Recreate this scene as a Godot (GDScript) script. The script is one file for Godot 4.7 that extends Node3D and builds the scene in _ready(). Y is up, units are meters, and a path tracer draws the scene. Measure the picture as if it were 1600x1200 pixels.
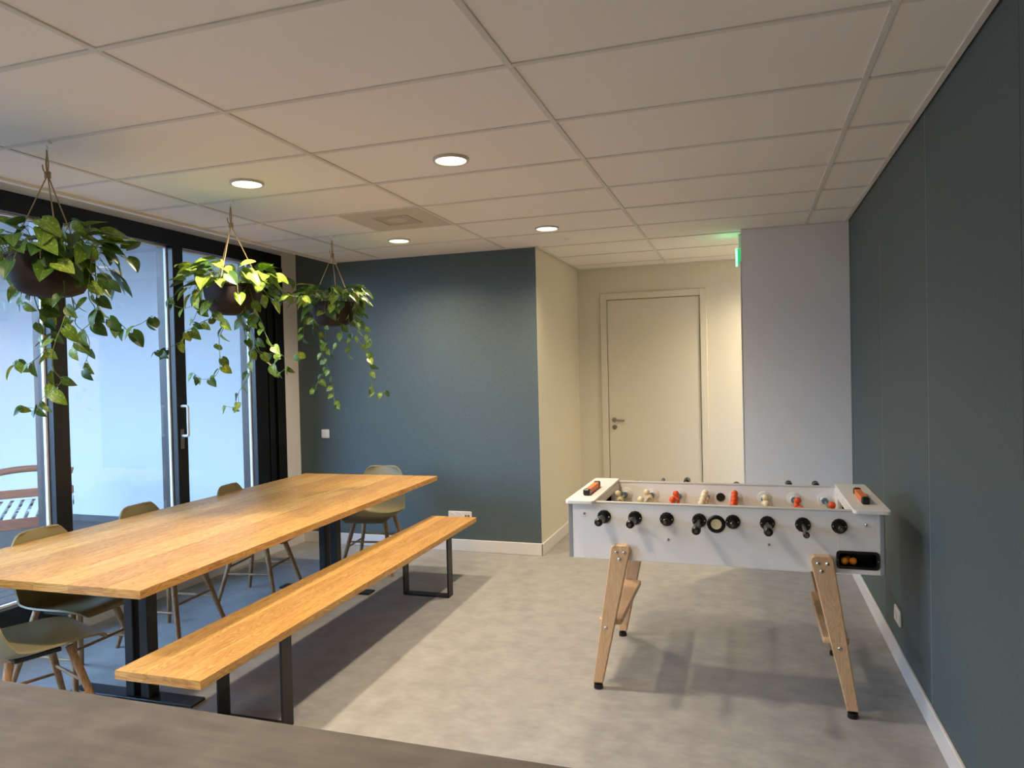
extends Node3D

const MASTER_SEED := 7
var rng := RandomNumberGenerator.new()
var M := {}
var names := {}
var uv_grain := -1          # axis that wood grain follows in the UVs written next, -1 for none
var uv_shift := Vector2.ZERO

# ---------------------------------------------------------------- naming and tree helpers
func numbered(parent: Node, called: String) -> String:
	var key := "%d/%s" % [parent.get_instance_id(), called]
	var n: int = names.get(key, 0)
	names[key] = n + 1
	return called if n == 0 else "%s_%03d" % [called, n]

func thing(called: String, label: String, category: String, at := Vector3.ZERO, turn := 0.0, group := "") -> Node3D:
	var o := Node3D.new()
	o.name = numbered(self, called)
	add_child(o, true)
	o.position = at
	o.rotation.y = turn
	tag(o, label, category, group)
	return o

func tag(o: Node, label: String, category: String, group := "") -> void:
	o.set_meta("label", label)
	o.set_meta("category", category)
	if group != "":
		o.set_meta("group", group)

func obj(called: String, st: SurfaceTool, m: Material, parent: Node = self, at := Vector3.ZERO) -> MeshInstance3D:
	st.generate_normals()
	return put(called, st.commit(), m, parent, at)

func put(called: String, mesh: Mesh, m: Material, parent: Node = self, at := Vector3.ZERO) -> MeshInstance3D:
	var o := MeshInstance3D.new()
	o.name = numbered(parent, called)
	o.mesh = mesh
	o.material_override = m
	o.cast_shadow = GeometryInstance3D.SHADOW_CASTING_SETTING_ON
	parent.add_child(o, true)
	o.position = at
	return o

func struct(called: String, st: SurfaceTool, m: Material, label: String) -> MeshInstance3D:
	var o := obj(called, st, m)
	o.set_meta("kind", "structure")
	o.set_meta("label", label)
	return o

func struct_root(called: String, label: String, at := Vector3.ZERO) -> Node3D:
	var o := Node3D.new()
	o.name = numbered(self, called)
	add_child(o, true)
	o.position = at
	o.set_meta("kind", "structure")
	o.set_meta("label", label)
	return o

func part_label(o: Node, label: String) -> Node:
	o.set_meta("label", label)
	return o

# ---------------------------------------------------------------- shape helpers
func mb() -> SurfaceTool:
	var st := SurfaceTool.new()
	st.begin(Mesh.PRIMITIVE_TRIANGLES)
	return st

func uv_of(p: Vector3, n: Vector3) -> Vector2:
	if uv_grain < 0:
		return Vector2(p.x, p.y)
	var a := n.abs()
	var k := 0
	if a.y > a.x and a.y > a.z: k = 1
	elif a.z > a.x: k = 2
	var g := uv_grain
	if k != g:
		var o := 3 - k - g
		return Vector2(p[g] / 2.0, p[o] / 0.5) + uv_shift
	var o1 := (g + 1) % 3
	var o2 := (g + 2) % 3
	if o1 == 1:
		var t := o1; o1 = o2; o2 = t
	return Vector2(p[o1] * 0.35 , p[o2] * 1.6) + uv_shift

# a, b, c run counter-clockwise seen from outside
func tri(st: SurfaceTool, a: Vector3, b: Vector3, c: Vector3) -> void:
	var n := (b - a).cross(c - a)
	for p: Vector3 in [a, c, b]:
		st.set_uv(uv_of(p, n))
		st.add_vertex(p)

func tri_out(st: SurfaceTool, a: Vector3, b: Vector3, c: Vector3, from: Vector3) -> void:
	if (b - a).cross(c - a).dot((a + b + c) / 3.0 - from) < 0.0:
		tri(st, a, c, b)
	else:
		tri(st, a, b, c)

func quad(st: SurfaceTool, a: Vector3, b: Vector3, c: Vector3, d: Vector3) -> void:
	tri(st, a, b, c)
	tri(st, a, c, d)

func quad_out(st: SurfaceTool, a: Vector3, b: Vector3, c: Vector3, d: Vector3, from: Vector3) -> void:
	tri_out(st, a, b, c, from)
	tri_out(st, a, c, d, from)

# box between two corners with chamfered edges
func box(st: SurfaceTool, lo: Vector3, hi: Vector3, bevel := 0.0, t := Transform3D.IDENTITY) -> void:
	st.set_smooth_group(-1)
	var c := t * ((lo + hi) / 2.0)
	var h := (hi - lo).abs() / 2.0
	var mid := (lo + hi) / 2.0
	bevel = minf(bevel, minf(h.x, minf(h.y, h.z)) * 0.8)
	if bevel <= 0.0:
		var p := []
		for i in 8:
			p.append(t * (mid + Vector3(h.x * (1 if i & 1 else -1), h.y * (1 if i & 2 else -1), h.z * (1 if i & 4 else -1))))
		for f in [[0, 1, 3, 2], [4, 5, 7, 6], [0, 1, 5, 4], [2, 3, 7, 6], [0, 2, 6, 4], [1, 3, 7, 5]]:
			quad_out(st, p[f[0]], p[f[1]], p[f[2]], p[f[3]], c)
		return
	var v := {}
	for i in 8:
		var s := Vector3(1 if i & 1 else -1, 1 if i & 2 else -1, 1 if i & 4 else -1)
		for k in 3:
			var q := Vector3(h.x - bevel, h.y - bevel, h.z - bevel)
			q[k] = h[k]
			v[i * 3 + k] = t * (mid + s * q)
	for k in 3:
		var a := (k + 1) % 3
		var b := (k + 2) % 3
		for s in 2:
			var base := s << k
			var i0 := base
			var i1 := base | (1 << a)
			var i2 := base | (1 << a) | (1 << b)
			var i3 := base | (1 << b)
			quad_out(st, v[i0 * 3 + k], v[i1 * 3 + k], v[i2 * 3 + k], v[i3 * 3 + k], c)
	for k in 3:
		var a := (k + 1) % 3
		var b := (k + 2) % 3
		for sa in 2:
			for sb in 2:
				var i0 := (sa << a) | (sb << b)
				var i1 := i0 | (1 << k)
				quad_out(st, v[i0 * 3 + a], v[i0 * 3 + b], v[i1 * 3 + b], v[i1 * 3 + a], c)
	for i in 8:
		tri_out(st, v[i * 3], v[i * 3 + 1], v[i * 3 + 2], c)

func boxm(lo: Vector3, hi: Vector3, bevel := 0.0) -> SurfaceTool:
	var st := mb()
	box(st, lo, hi, bevel)
	return st

# polygon in x, y pushed along z; edges chamfered. t places it.
func prism(st: SurfaceTool, poly: PackedVector2Array, z0: float, z1: float, bevel := 0.0, t := Transform3D.IDENTITY) -> void:
	st.set_smooth_group(-1)
	if Geometry2D.is_polygon_clockwise(poly):
		poly.reverse()
	var inner := poly
	if bevel > 0.0:
		inner = PackedVector2Array()
		var n := poly.size()
		for i in n:
			var p := poly[i]
			var e0 := (p - poly[(i + n - 1) % n]).normalized()
			var e1 := (poly[(i + 1) % n] - p).normalized()
			var n0 := Vector2(-e0.y, e0.x)
			var n1 := Vector2(-e1.y, e1.x)
			var m := (n0 + n1).normalized()
			inner.append(p + m * bevel / maxf(0.4, m.dot(n0)))
	var n := poly.size()
	var ix := Geometry2D.triangulate_polygon(inner)
	for k in range(0, ix.size(), 3):
		var a := inner[ix[k]]
		var b := inner[ix[k + 1]]
		var c := inner[ix[k + 2]]
		if (b - a).cross(c - a) < 0.0:
			var x := b; b = c; c = x
		tri(st, t * Vector3(a.x, a.y, z1), t * Vector3(b.x, b.y, z1), t * Vector3(c.x, c.y, z1))
		tri(st, t * Vector3(a.x, a.y, z0), t * Vector3(c.x, c.y, z0), t * Vector3(b.x, b.y, z0))
	for i in n:
		var j := (i + 1) % n
		var p := poly[i]
		var q := poly[j]
		quad(st, t * Vector3(p.x, p.y, z0 + bevel), t * Vector3(q.x, q.y, z0 + bevel), t * Vector3(q.x, q.y, z1 - bevel), t * Vector3(p.x, p.y, z1 - bevel))
		if bevel > 0.0:
			var pi := inner[i]
			var qi := inner[j]
			quad(st, t * Vector3(p.x, p.y, z1 - bevel), t * Vector3(q.x, q.y, z1 - bevel), t * Vector3(qi.x, qi.y, z1), t * Vector3(pi.x, pi.y, z1))
			quad(st, t * Vector3(pi.x, pi.y, z0), t * Vector3(qi.x, qi.y, z0), t * Vector3(q.x, q.y, z0 + bevel), t * Vector3(p.x, p.y, z0 + bevel))

func round_rect(x0: float, y0: float, x1: float, y1: float, r: float, n := 5) -> PackedVector2Array:
	var out := PackedVector2Array()
	for k in 4:
		var c := Vector2([x1 - r, x0 + r, x0 + r, x1 - r][k], [y1 - r, y1 - r, y0 + r, y0 + r][k])
		for i in n:
			var a := PI / 2 * (k + float(i) / (n - 1))
			out.append(c + Vector2(cos(a), sin(a)) * r)
	return out

# profile (r, y) turned round y; sharp corners in the profile stay sharp
func lathe(st: SurfaceTool, prof: Array, segs: int, t := Transform3D.IDENTITY) -> void:
	var g := 1
	for i in prof.size() - 1:
		if i > 0:
			var e0: Vector2 = (prof[i] - prof[i - 1]).normalized()
			var e1: Vector2 = (prof[i + 1] - prof[i]).normalized()
			if e0.dot(e1) < 0.8:
				g += 1
		st.set_smooth_group(g)
		var a: Vector2 = prof[i]
		var b: Vector2 = prof[i + 1]
		for k in segs:
			var w0 := TAU * k / segs
			var w1 := TAU * (k + 1) / segs
			var p00 := t * Vector3(a.x * cos(w0), a.y, -a.x * sin(w0))
			var p01 := t * Vector3(a.x * cos(w1), a.y, -a.x * sin(w1))
			var p10 := t * Vector3(b.x * cos(w0), b.y, -b.x * sin(w0))
			var p11 := t * Vector3(b.x * cos(w1), b.y, -b.x * sin(w1))
			if a.x > 1e-6:
				tri(st, p00, p01, p11)
			if b.x > 1e-6:
				tri(st, p00, p11, p10)

func tube(st: SurfaceTool, pts: Array, radii: Array, segs: int, caps := true) -> void:
	var n := pts.size()
	var rings := []
	var up := Vector3.ZERO
	for i in n:
		var d: Vector3 = (pts[mini(i + 1, n - 1)] - pts[maxi(i - 1, 0)]).normalized()
		if i == 0:
			up = d.cross(Vector3.RIGHT if absf(d.x) < 0.8 else Vector3.BACK).normalized()
		up = (up - d * up.dot(d)).normalized()
		var side := up.cross(d)
		var r: float = radii[mini(i, radii.size() - 1)]
		var ring := []
		for k in segs:
			var w := TAU * k / segs
			ring.append(pts[i] + (up * cos(w) - side * sin(w)) * r)
		rings.append(ring)
	st.set_smooth_group(1)
	for i in n - 1:
		for k in segs:
			var l := (k + 1) % segs
			quad(st, rings[i][k], rings[i][l], rings[i + 1][l], rings[i + 1][k])
	if caps:
		st.set_smooth_group(-1)
		for k in segs:
			var l := (k + 1) % segs
			tri(st, pts[0], rings[0][l], rings[0][k])
			tri(st, pts[n - 1], rings[n - 1][k], rings[n - 1][l])

func ball(st: SurfaceTool, c: Vector3, r: float, segs := 14, rings := 8, squash := 1.0) -> void:
	var prof := []
	for i in rings + 1:
		var a := -PI / 2 + PI * i / rings
		prof.append(Vector2(maxf(0.0, cos(a) * r) if i > 0 and i < rings else 0.0, sin(a) * r * squash))
	st.set_smooth_group(1)
	for i in rings:
		for k in segs:
			var w0 := TAU * k / segs
			var w1 := TAU * (k + 1) / segs
			var f := func(q: Vector2, w: float) -> Vector3: return c + Vector3(q.x * cos(w), q.y, -q.x * sin(w))
			if i > 0:
				tri(st, f.call(prof[i], w0), f.call(prof[i], w1), f.call(prof[i + 1], w1))
			if i < rings - 1:
				tri(st, f.call(prof[i], w0), f.call(prof[i + 1], w1), f.call(prof[i + 1], w0))

func smooth_path(pts: Array, per := 4) -> Array:
	var out := []
	var n := pts.size()
	for i in n - 1:
		var p0: Vector3 = pts[maxi(i - 1, 0)]
		var p1: Vector3 = pts[i]
		var p2: Vector3 = pts[i + 1]
		var p3: Vector3 = pts[mini(i + 2, n - 1)]
		for k in per:
			out.append(p1.cubic_interpolate(p2, p0, p3, float(k) / per))
	out.append(pts[n - 1])
	return out

func facing_z(at: Vector3) -> Transform3D:   # a lathe's axis turned from y to +z
	return Transform3D(Basis(Vector3.RIGHT, PI / 2), at)

# ---------------------------------------------------------------- materials
func rgb(r: float, g: float, b: float) -> Color:
	return Color(r / 255.0, g / 255.0, b / 255.0)

func mat(c: Color, rough := 0.6, metal := 0.0) -> StandardMaterial3D:
	var m := StandardMaterial3D.new()
	m.albedo_color = c
	m.roughness = rough
	m.metallic = metal
	return m

func noise(seed_: int, freq: float, oct := 3) -> FastNoiseLite:
	var n := FastNoiseLite.new()
	n.seed = seed_
	n.frequency = freq
	n.fractal_octaves = oct
	n.noise_type = FastNoiseLite.TYPE_SIMPLEX_SMOOTH
	return n

# grey noise bytes of w x h, drawn at (w / sx, h / sy) and stretched
func stretched(seed_: int, freq: float, w: int, h: int, sx: int, sy: int, oct := 3) -> PackedByteArray:
	var im := noise(seed_, freq, oct).get_seamless_image(w / sx, h / sy)
	im.convert(Image.FORMAT_L8)
	im.resize(w, h, Image.INTERPOLATE_CUBIC)
	return im.get_data()

func texture(w: int, h: int, bytes: PackedByteArray) -> ImageTexture:
	var im := Image.create_from_data(w, h, false, Image.FORMAT_RGB8, bytes)
	im.generate_mipmaps()
	return ImageTexture.create_from_image(im)

# oak: u runs along the grain (2 m), v across (0.5 m)
func oak_texture(seed_: int, light: Color, dark: Color, knots: int) -> ImageTexture:
	var w := 1024
	var h := 512
	var fine := stretched(seed_, 0.12, w, h, 16, 1, 2)
	var pores := stretched(seed_ + 1, 0.35, w, h, 8, 1, 1)
	var broad := stretched(seed_ + 2, 0.02, w, h, 4, 1, 2)
	var warp := stretched(seed_ + 3, 0.012, w, h, 2, 1, 2)
	var r := RandomNumberGenerator.new()
	r.seed = seed_
	var kn := []
	for k in knots:
		kn.append(Vector3(r.randf_range(60, w - 60), r.randf_range(40, h - 40), r.randf_range(4, 9)))
	var out := PackedByteArray()
	out.resize(w * h * 3)
	var i := 0
	for y in h:
		for x in w:
			var wv := (warp[i] - 128) * 0.35
			var yy := y + wv
			var crack := 0.0
			for q: Vector3 in kn:
				var dx := (x - q.x) * 0.22
				var dy := y - q.y
				var d2 := dx * dx + dy * dy
				var rr := q.z * q.z
				if d2 < rr * 12.0:
					var e := exp(-d2 / (rr * 2.0))
					yy += (14.0 if dy > 0 else -14.0) * e
					crack = maxf(crack, exp(-d2 / (rr * 0.5)) * (0.35 + 0.65 * float(fine[i]) / 255.0))
			var ring := 0.5 + 0.5 * sin(yy * 0.33 + broad[i] * 0.03)
			ring *= ring
			var v := 0.34 * ring + 0.52 * fine[i] / 255.0 + 0.30 * broad[i] / 255.0 - 0.12
			if pores[i] < 92:
				v += 0.22
			v = clampf(v + 0.55 * crack, 0.0, 1.35)
			var j := i * 3
			out[j] = int(clampf(lerpf(light.r, dark.r, v), 0, 1) * 255)
			out[j + 1] = int(clampf(lerpf(light.g, dark.g, v), 0, 1) * 255)
			out[j + 2] = int(clampf(lerpf(light.b, dark.b, v), 0, 1) * 255)
			i += 1
	return texture(w, h, out)

func tinted_noise(w: int, a: Color, b: Color, layers: Array) -> ImageTexture:   # layers: [bytes, share]
	var out := PackedByteArray()
	out.resize(w * w * 3)
	for i in w * w:
		var v := 0.0
		for l in layers:
			v += (l[0][i] / 255.0 - 0.5) * l[1]
		v = clampf(v + 0.5, 0.0, 1.0)
		out[i * 3] = int(lerpf(a.r, b.r, v) * 255)
		out[i * 3 + 1] = int(lerpf(a.g, b.g, v) * 255)
		out[i * 3 + 2] = int(lerpf(a.b, b.b, v) * 255)
	return texture(w, w, out)

func tri_mat(tex: Texture2D, scale: Vector3, rough: float, world := true) -> StandardMaterial3D:
	var m := StandardMaterial3D.new()
	m.albedo_texture = tex
	m.uv1_triplanar = true
	m.uv1_world_triplanar = world
	m.uv1_scale = scale
	m.roughness = rough
	return m

func leaf_texture(seed_: int, base: Color, pale: Color, blot: float) -> ImageTexture:
	var w := 96
	var nz := stretched(seed_, 0.04, w, w, 1, 1, 3)
	var out := PackedByteArray()
	out.resize(w * w * 3)
	for y in w:
		for x in w:
			var s := absf(x / float(w - 1) - 0.5) * 2.0
			var t := y / float(w - 1)
			var v := 0.75 * exp(-s * s * 700.0)
			var lat := absf(fposmod(t * 9.0 - s * 3.2, 1.0) - 0.5)
			v = maxf(v, 0.28 * exp(-lat * lat * 120.0) * (1.0 - s))
			v = maxf(v, clampf((nz[y * w + x] / 255.0 - (1.0 - blot)) * 5.0, 0.0, 0.85))
			var c := base.lerp(pale, v)
			var j := (y * w + x) * 3
			out[j] = int(c.r * 255)
			out[j + 1] = int(c.g * 255)
			out[j + 2] = int(c.b * 255)
	return texture(w, w, out)

func floor_texture() -> ImageTexture:
	var w := 1024
	var big := stretched(31, 0.012, w, w, 1, 1, 4)
	var mid := stretched(32, 0.05, w, w, 2, 1, 3)
	var scuff := PackedByteArray()
	scuff.resize(w * w)
	scuff.fill(128)
	var r := RandomNumberGenerator.new()
	r.seed = 5
	for k in 260:
		var p := Vector2(r.randf() * w, r.randf() * w)
		var a := r.randf() * TAU
		var bend := r.randf_range(-0.09, 0.09)
		var n := r.randi_range(12, 70)
		var up := r.randi_range(14, 50) * (1 if r.randf() < 0.8 else -1)
		for i in n:
			p += Vector2(cos(a), sin(a))
			a += bend
			var ix := posmod(int(p.y), w) * w + posmod(int(p.x), w)
			scuff[ix] = clampi(scuff[ix] + up, 0, 255)
	return tinted_noise(w, rgb(140, 138, 135), rgb(172, 170, 165), [[big, 0.6], [mid, 0.35], [scuff, 1.0]])

func make_materials() -> void:
	# wallpaper: a fine woven look of threads both ways
	var w := 512
	var th := stretched(11, 0.35, w, w, 16, 1, 2)
	var tv := stretched(12, 0.35, w, w, 1, 16, 2)
	var tb := stretched(13, 0.02, w, w, 1, 1, 2)
	M.blue = tri_mat(tinted_noise(w, rgb(67, 81, 83), rgb(93, 108, 110), [[th, 0.7], [tv, 0.9], [tb, 0.1]]), Vector3.ONE * 2.6, 0.62)
	var fl := tri_mat(floor_texture(), Vector3.ONE * 0.42, 0.38)
	fl.metallic_specular = 0.34
	M.floor = fl
	M.ceiling_tile = tri_mat(tinted_noise(256, rgb(236, 232, 224), rgb(245, 241, 234), [[stretched(21, 0.3, 256, 256, 1, 1, 2), 1.2]]), Vector3.ONE * 2.2, 0.95)
	M.grid = mat(rgb(218, 214, 207), 0.5)
	M.seam = mat(rgb(150, 160, 160), 0.6)
	M.white = mat(rgb(234, 231, 225), 0.75)
	M.cream = mat(rgb(222, 215, 196), 0.75)
	M.base = mat(rgb(226, 222, 216), 0.5)
	M.black_gap = mat(rgb(20, 20, 20), 0.9)
	M.frame = mat(rgb(15, 16, 18), 0.36)
	M.rubber = mat(rgb(12, 12, 13), 0.6)
	M.spacer = mat(rgb(228, 228, 228), 0.4)
	var gl := mat(Color(1, 1, 1, 0.04), 0.02)
	gl.transparency = BaseMaterial3D.TRANSPARENCY_ALPHA
	M.glass = gl
	M.oak = []
	for k in 3:
		var m := StandardMaterial3D.new()
		m.albedo_texture = oak_texture(100 + k * 17, [rgb(226, 186, 116), rgb(216, 173, 102), rgb(208, 167, 103)][k], [rgb(164, 117, 58), rgb(156, 107, 52), rgb(148, 101, 50)][k], [7, 9, 8][k])
		m.roughness = 0.42
		M.oak.append(m)
	var be := StandardMaterial3D.new()
	be.albedo_texture = oak_texture(201, rgb(222, 186, 146), rgb(196, 156, 114), 0)
	be.roughness = 0.45
	M.beech = be
	var ch := StandardMaterial3D.new()
	ch.albedo_texture = oak_texture(211, rgb(186, 148, 104), rgb(128, 92, 58), 0)
	ch.roughness = 0.5
	M.chair_wood = ch
	var te := StandardMaterial3D.new()
	te.albedo_texture = oak_texture(221, rgb(150, 84, 52), rgb(88, 44, 28), 0)
	te.roughness = 0.6
	M.teak = te
	M.black_steel = mat(rgb(17, 17, 18), 0.45)
	M.shell = mat(rgb(138, 130, 96), 0.45)
	M.counter = tri_mat(tinted_noise(512, rgb(62, 56, 52), rgb(88, 81, 75), [[stretched(41, 0.06, 512, 512, 8, 1, 3), 0.7], [stretched(42, 0.015, 512, 512, 1, 1, 4), 0.8]]), Vector3.ONE * 0.9, 0.5)
	M.cabinet = mat(rgb(58, 54, 52), 0.6)
	M.laminate = mat(rgb(240, 238, 234), 0.35)
	M.alu = mat(rgb(186, 190, 194), 0.35, 0.7)
	M.edge = mat(rgb(120, 116, 110), 0.6)
	M.rail = mat(rgb(206, 203, 196), 0.45)
	M.chrome = mat(rgb(205, 205, 205), 0.22, 1.0)
	M.steel = mat(rgb(150, 146, 138), 0.35, 1.0)
	M.black_plastic = mat(rgb(16, 16, 17), 0.32)
	M.orange = mat(rgb(232, 84, 28), 0.4)
	M.orange_soft = mat(rgb(236, 128, 66), 0.5)
	M.ivory = mat(rgb(236, 222, 186), 0.4)
	M.bumper_blue = mat(rgb(96, 124, 142), 0.5)
	M.bumper_white = mat(rgb(232, 230, 224), 0.4)
	M.field = mat(rgb(214, 204, 190), 0.4)
	M.ball = mat(rgb(240, 150, 44), 0.45)
	M.plastic_white = mat(rgb(234, 233, 228), 0.35)
	M.lamp_ring = mat(rgb(205, 203, 198), 0.4)
	var em := mat(rgb(255, 250, 240), 0.5)
	em.emission_enabled = true
	em.emission = Color(1.0, 0.93, 0.82)
	em.emission_energy_multiplier = 5.0
	M.lamp = em
	var ex := mat(rgb(120, 255, 190), 0.4)
	ex.emission_enabled = true
	ex.emission = Color(0.62, 1.0, 0.82)
	ex.emission_energy_multiplier = 1.6
	M.exit_edge = ex
	var eg := mat(rgb(30, 190, 110), 0.4)
	eg.emission_enabled = true
	eg.emission = Color(0.30, 0.72, 0.50)
	eg.emission_energy_multiplier = 0.6
	M.exit_face = eg
	M.vent = mat(rgb(204, 196, 180), 0.6)
	M.vent_dark = mat(rgb(182, 174, 158), 0.6)
	M.rope = mat(rgb(172, 148, 110), 0.9)
	M.pot = mat(rgb(38, 25, 20), 0.75)
	M.soil = mat(rgb(48, 36, 26), 0.95)
	M.vine = mat(rgb(98, 122, 52), 0.55)
	M.leaf = []
	for k in 4:
		var m := StandardMaterial3D.new()
		m.albedo_texture = leaf_texture(60 + k, [rgb(64, 96, 30), rgb(94, 124, 36), rgb(120, 146, 44), rgb(50, 84, 34)][k], [rgb(140, 160, 70), rgb(166, 184, 84), rgb(196, 206, 110), rgb(106, 136, 66)][k], [0.28, 0.36, 0.42, 0.2][k])
		m.roughness = 0.42
		m.backlight_enabled = true
		m.backlight = Color(0.35, 0.42, 0.12)
		M.leaf.append(m)
	M.terrace_wall = mat(rgb(190, 192, 194), 0.85)
	M.plinth = tri_mat(tinted_noise(256, rgb(52, 54, 58), rgb(96, 98, 102), [[stretched(51, 0.2, 256, 256, 1, 1, 4), 1.6]]), Vector3.ONE * 2.0, 0.9)
	M.deck = mat(rgb(74, 70, 68), 0.8)
	M.slat_white = mat(rgb(226, 226, 222), 0.6)

# ---------------------------------------------------------------- the scene
func _ready() -> void:
	rng.seed = MASTER_SEED
	var cam := Camera3D.new()
	cam.name = "camera"
	cam.fov = 56.22
	cam.near = 0.05
	cam.transform = Transform3D(Basis(Vector3(0.94988, -0.02300, -0.31176), Vector3(0.01675, 0.99960, -0.02271), Vector3(0.31216, 0.01635, 0.94989)), Vector3(0, 1.59, 0))
	add_child(cam)
	cam.make_current()
	var env := Environment.new()
	env.background_mode = Environment.BG_SKY
	var sm := ProceduralSkyMaterial.new()
	sm.sky_top_color = rgb(134, 174, 222)
	sm.sky_horizon_color = rgb(178, 206, 236)
	sm.ground_bottom_color = rgb(96, 100, 104)
	sm.ground_horizon_color = rgb(150, 170, 188)
	sm.sun_angle_max = 1.0
	sm.sky_energy_multiplier = SKY
	sm.ground_energy_multiplier = SKY * 0.35
	var sky := Sky.new()
	sky.sky_material = sm
	env.sky = sky
	env.tonemap_mode = Environment.TONE_MAPPER_LINEAR
	env.tonemap_exposure = EXPOSURE
	env.sdfgi_enabled = true
	env.ssao_enabled = true
	env.ssil_enabled = true
	var we := WorldEnvironment.new()
	we.name = "world_environment"
	we.environment = env
	add_child(we)

	make_materials()
	build_room()
	build_windows()
	build_ceiling()
	build_terrace()
	build_door()
	build_lamps()
	build_table()
	build_bench()
	build_chairs()
	build_football_table()
	build_plants()
	build_counter()
	build_fittings()

const EXPOSURE := 1.06
const SKY := 3.9
const LAMP := 3.4
const LAMP_COLOR := Color(1.0, 0.92, 0.80)

const H := 2.66       # ceiling grid
const SLAB := 2.95    # concrete above it

func build_room() -> void:
	struct("floor", boxm(Vector3(-4.3, -0.12, -7.7), Vector3(3.4, 0, 3.2)), M.floor, "seamless grey poured floor with faint scuff marks")
	struct("wall_back", boxm(Vector3(-4.3, 0, -6.1), Vector3(-1.718, SLAB, -5.95)), M.blue, "blue grey woven wallpaper wall behind the dining table")
	struct("wall_hall_left", boxm(Vector3(-1.83, 0, -7.7), Vector3(-1.7155, SLAB, -5.952)), M.cream, "cream side wall of the short hall left of the door")
	struct("wall_hall_back", hall_back_shape(), M.cream, "cream wall around the plain door at the end of the hall")
	struct("wall_pier", boxm(Vector3(-0.037, 0, -6.06), Vector3(0.9, SLAB, -5.93)), M.white, "plain white wall section between the hall and the blue right wall")
	struct("wall_hall_right", boxm(Vector3(1.2, 0, -7.7), Vector3(1.35, SLAB, -5.93)), M.cream, "cream end wall of the hall hidden behind the white pier")
	struct("trim_1", boxm(Vector3(-0.046, 0, -5.99), Vector3(-0.036, 2.42, -5.927), 0.002), M.base, "narrow white strip on the left edge of the white wall section")
	# right wall: wallpaper in lengths with thin open seams
	var wr := struct("wall_right", boxm(Vector3(0.7368, 0, -5.94), Vector3(0.9, SLAB, -2.325)), mat(rgb(150, 158, 158), 0.7), "blue grey wallpapered right wall behind the football table")
	var seams := [-5.932, -5.745, -4.62, -3.497, -2.372, -2.325]
	for i in 5:
		put_part("wallpaper_panel", boxm(Vector3(0.735, 0.0, seams[i] + 0.002), Vector3(0.7372, SLAB, seams[i + 1] - 0.002)), M.blue, wr)
	for z in [-5.745, -4.62, -3.497]:
		put_part("panel_seam", boxm(Vector3(0.7346, 0.0, z - 0.002), Vector3(0.7372, SLAB, z + 0.002)), M.seam, wr)
	struct("wall_kitchen_right", boxm(Vector3(0.738, 0, -2.324), Vector3(3.4, SLAB, -2.2)), M.white, "white wall behind the camera to the right")
	struct("wall_kitchen_side", boxm(Vector3(3.25, 0, -2.25), Vector3(3.4, SLAB, 3.2)), M.white, "white side wall of the kitchen behind the camera")
	struct("wall_front", boxm(Vector3(-4.3, 0, 3.05), Vector3(3.4, SLAB, 3.2)), M.white, "white wall behind the camera")
	struct("ceiling_slab", boxm(Vector3(-4.3, SLAB, -7.7), Vector3(3.4, SLAB + 0.15, 3.2)), M.white, "concrete slab above the suspended ceiling")
	# window wall: masonry around the glazing
	var st := mb()
	box(st, Vector3(-4.30, 0, -5.95), Vector3(-4.12, SLAB, -5.70))
	box(st, Vector3(-4.30, 0, -5.70), Vector3(-4.12, 0.10, -0.6))
	box(st, Vector3(-4.30, 2.72, -5.70), Vector3(-4.12, SLAB, -0.6))
	box(st, Vector3(-4.30, 0, -0.6), Vector3(-4.12, SLAB, 3.2))
	struct("wall_left", st, M.white, "white plaster wall around the tall dark framed windows")
	# baseboards
	struct("baseboard_back", boxm(Vector3(-4.12, 0, -5.95), Vector3(-1.703, 0.105, -5.936), 0.003), M.base, "white baseboard under the blue back wall")
	struct("baseboard_hall", boxm(Vector3(-1.716, 0, -7.53), Vector3(-1.702, 0.105, -5.936), 0.003), M.base, "white baseboard along the left hall wall")
	struct("baseboard_right", boxm(Vector3(0.721, 0, -5.93), Vector3(0.735, 0.105, -2.325), 0.003), M.base, "long white baseboard under the right wall")
	struct("baseboard_left", boxm(Vector3(-4.12, 0, -5.936), Vector3(-4.095, 0.105, -0.6), 0.003), M.base, "white baseboard under the dark window frames")
	struct("baseboard_pier", boxm(Vector3(-0.03, 0, -5.93), Vector3(0.721, 0.105, -5.916), 0.003), M.base, "white baseboard under the white wall section")

func put_part(called: String, st: SurfaceTool, m: Material, parent: Node) -> MeshInstance3D:
	return obj(called, st, m, parent)

func hall_back_shape() -> SurfaceTool:
	var st := mb()
	box(st, Vector3(-1.83, 0, -7.70), Vector3(-1.45, SLAB, -7.53))
	box(st, Vector3(-0.41, 0, -7.70), Vector3(1.35, SLAB, -7.53))
	box(st, Vector3(-1.45, 2.36, -7.70), Vector3(-0.41, SLAB, -7.53))
	box(st, Vector3(-1.83, 0, -7.80), Vector3(1.35, SLAB, -7.70))
	return st

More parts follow.
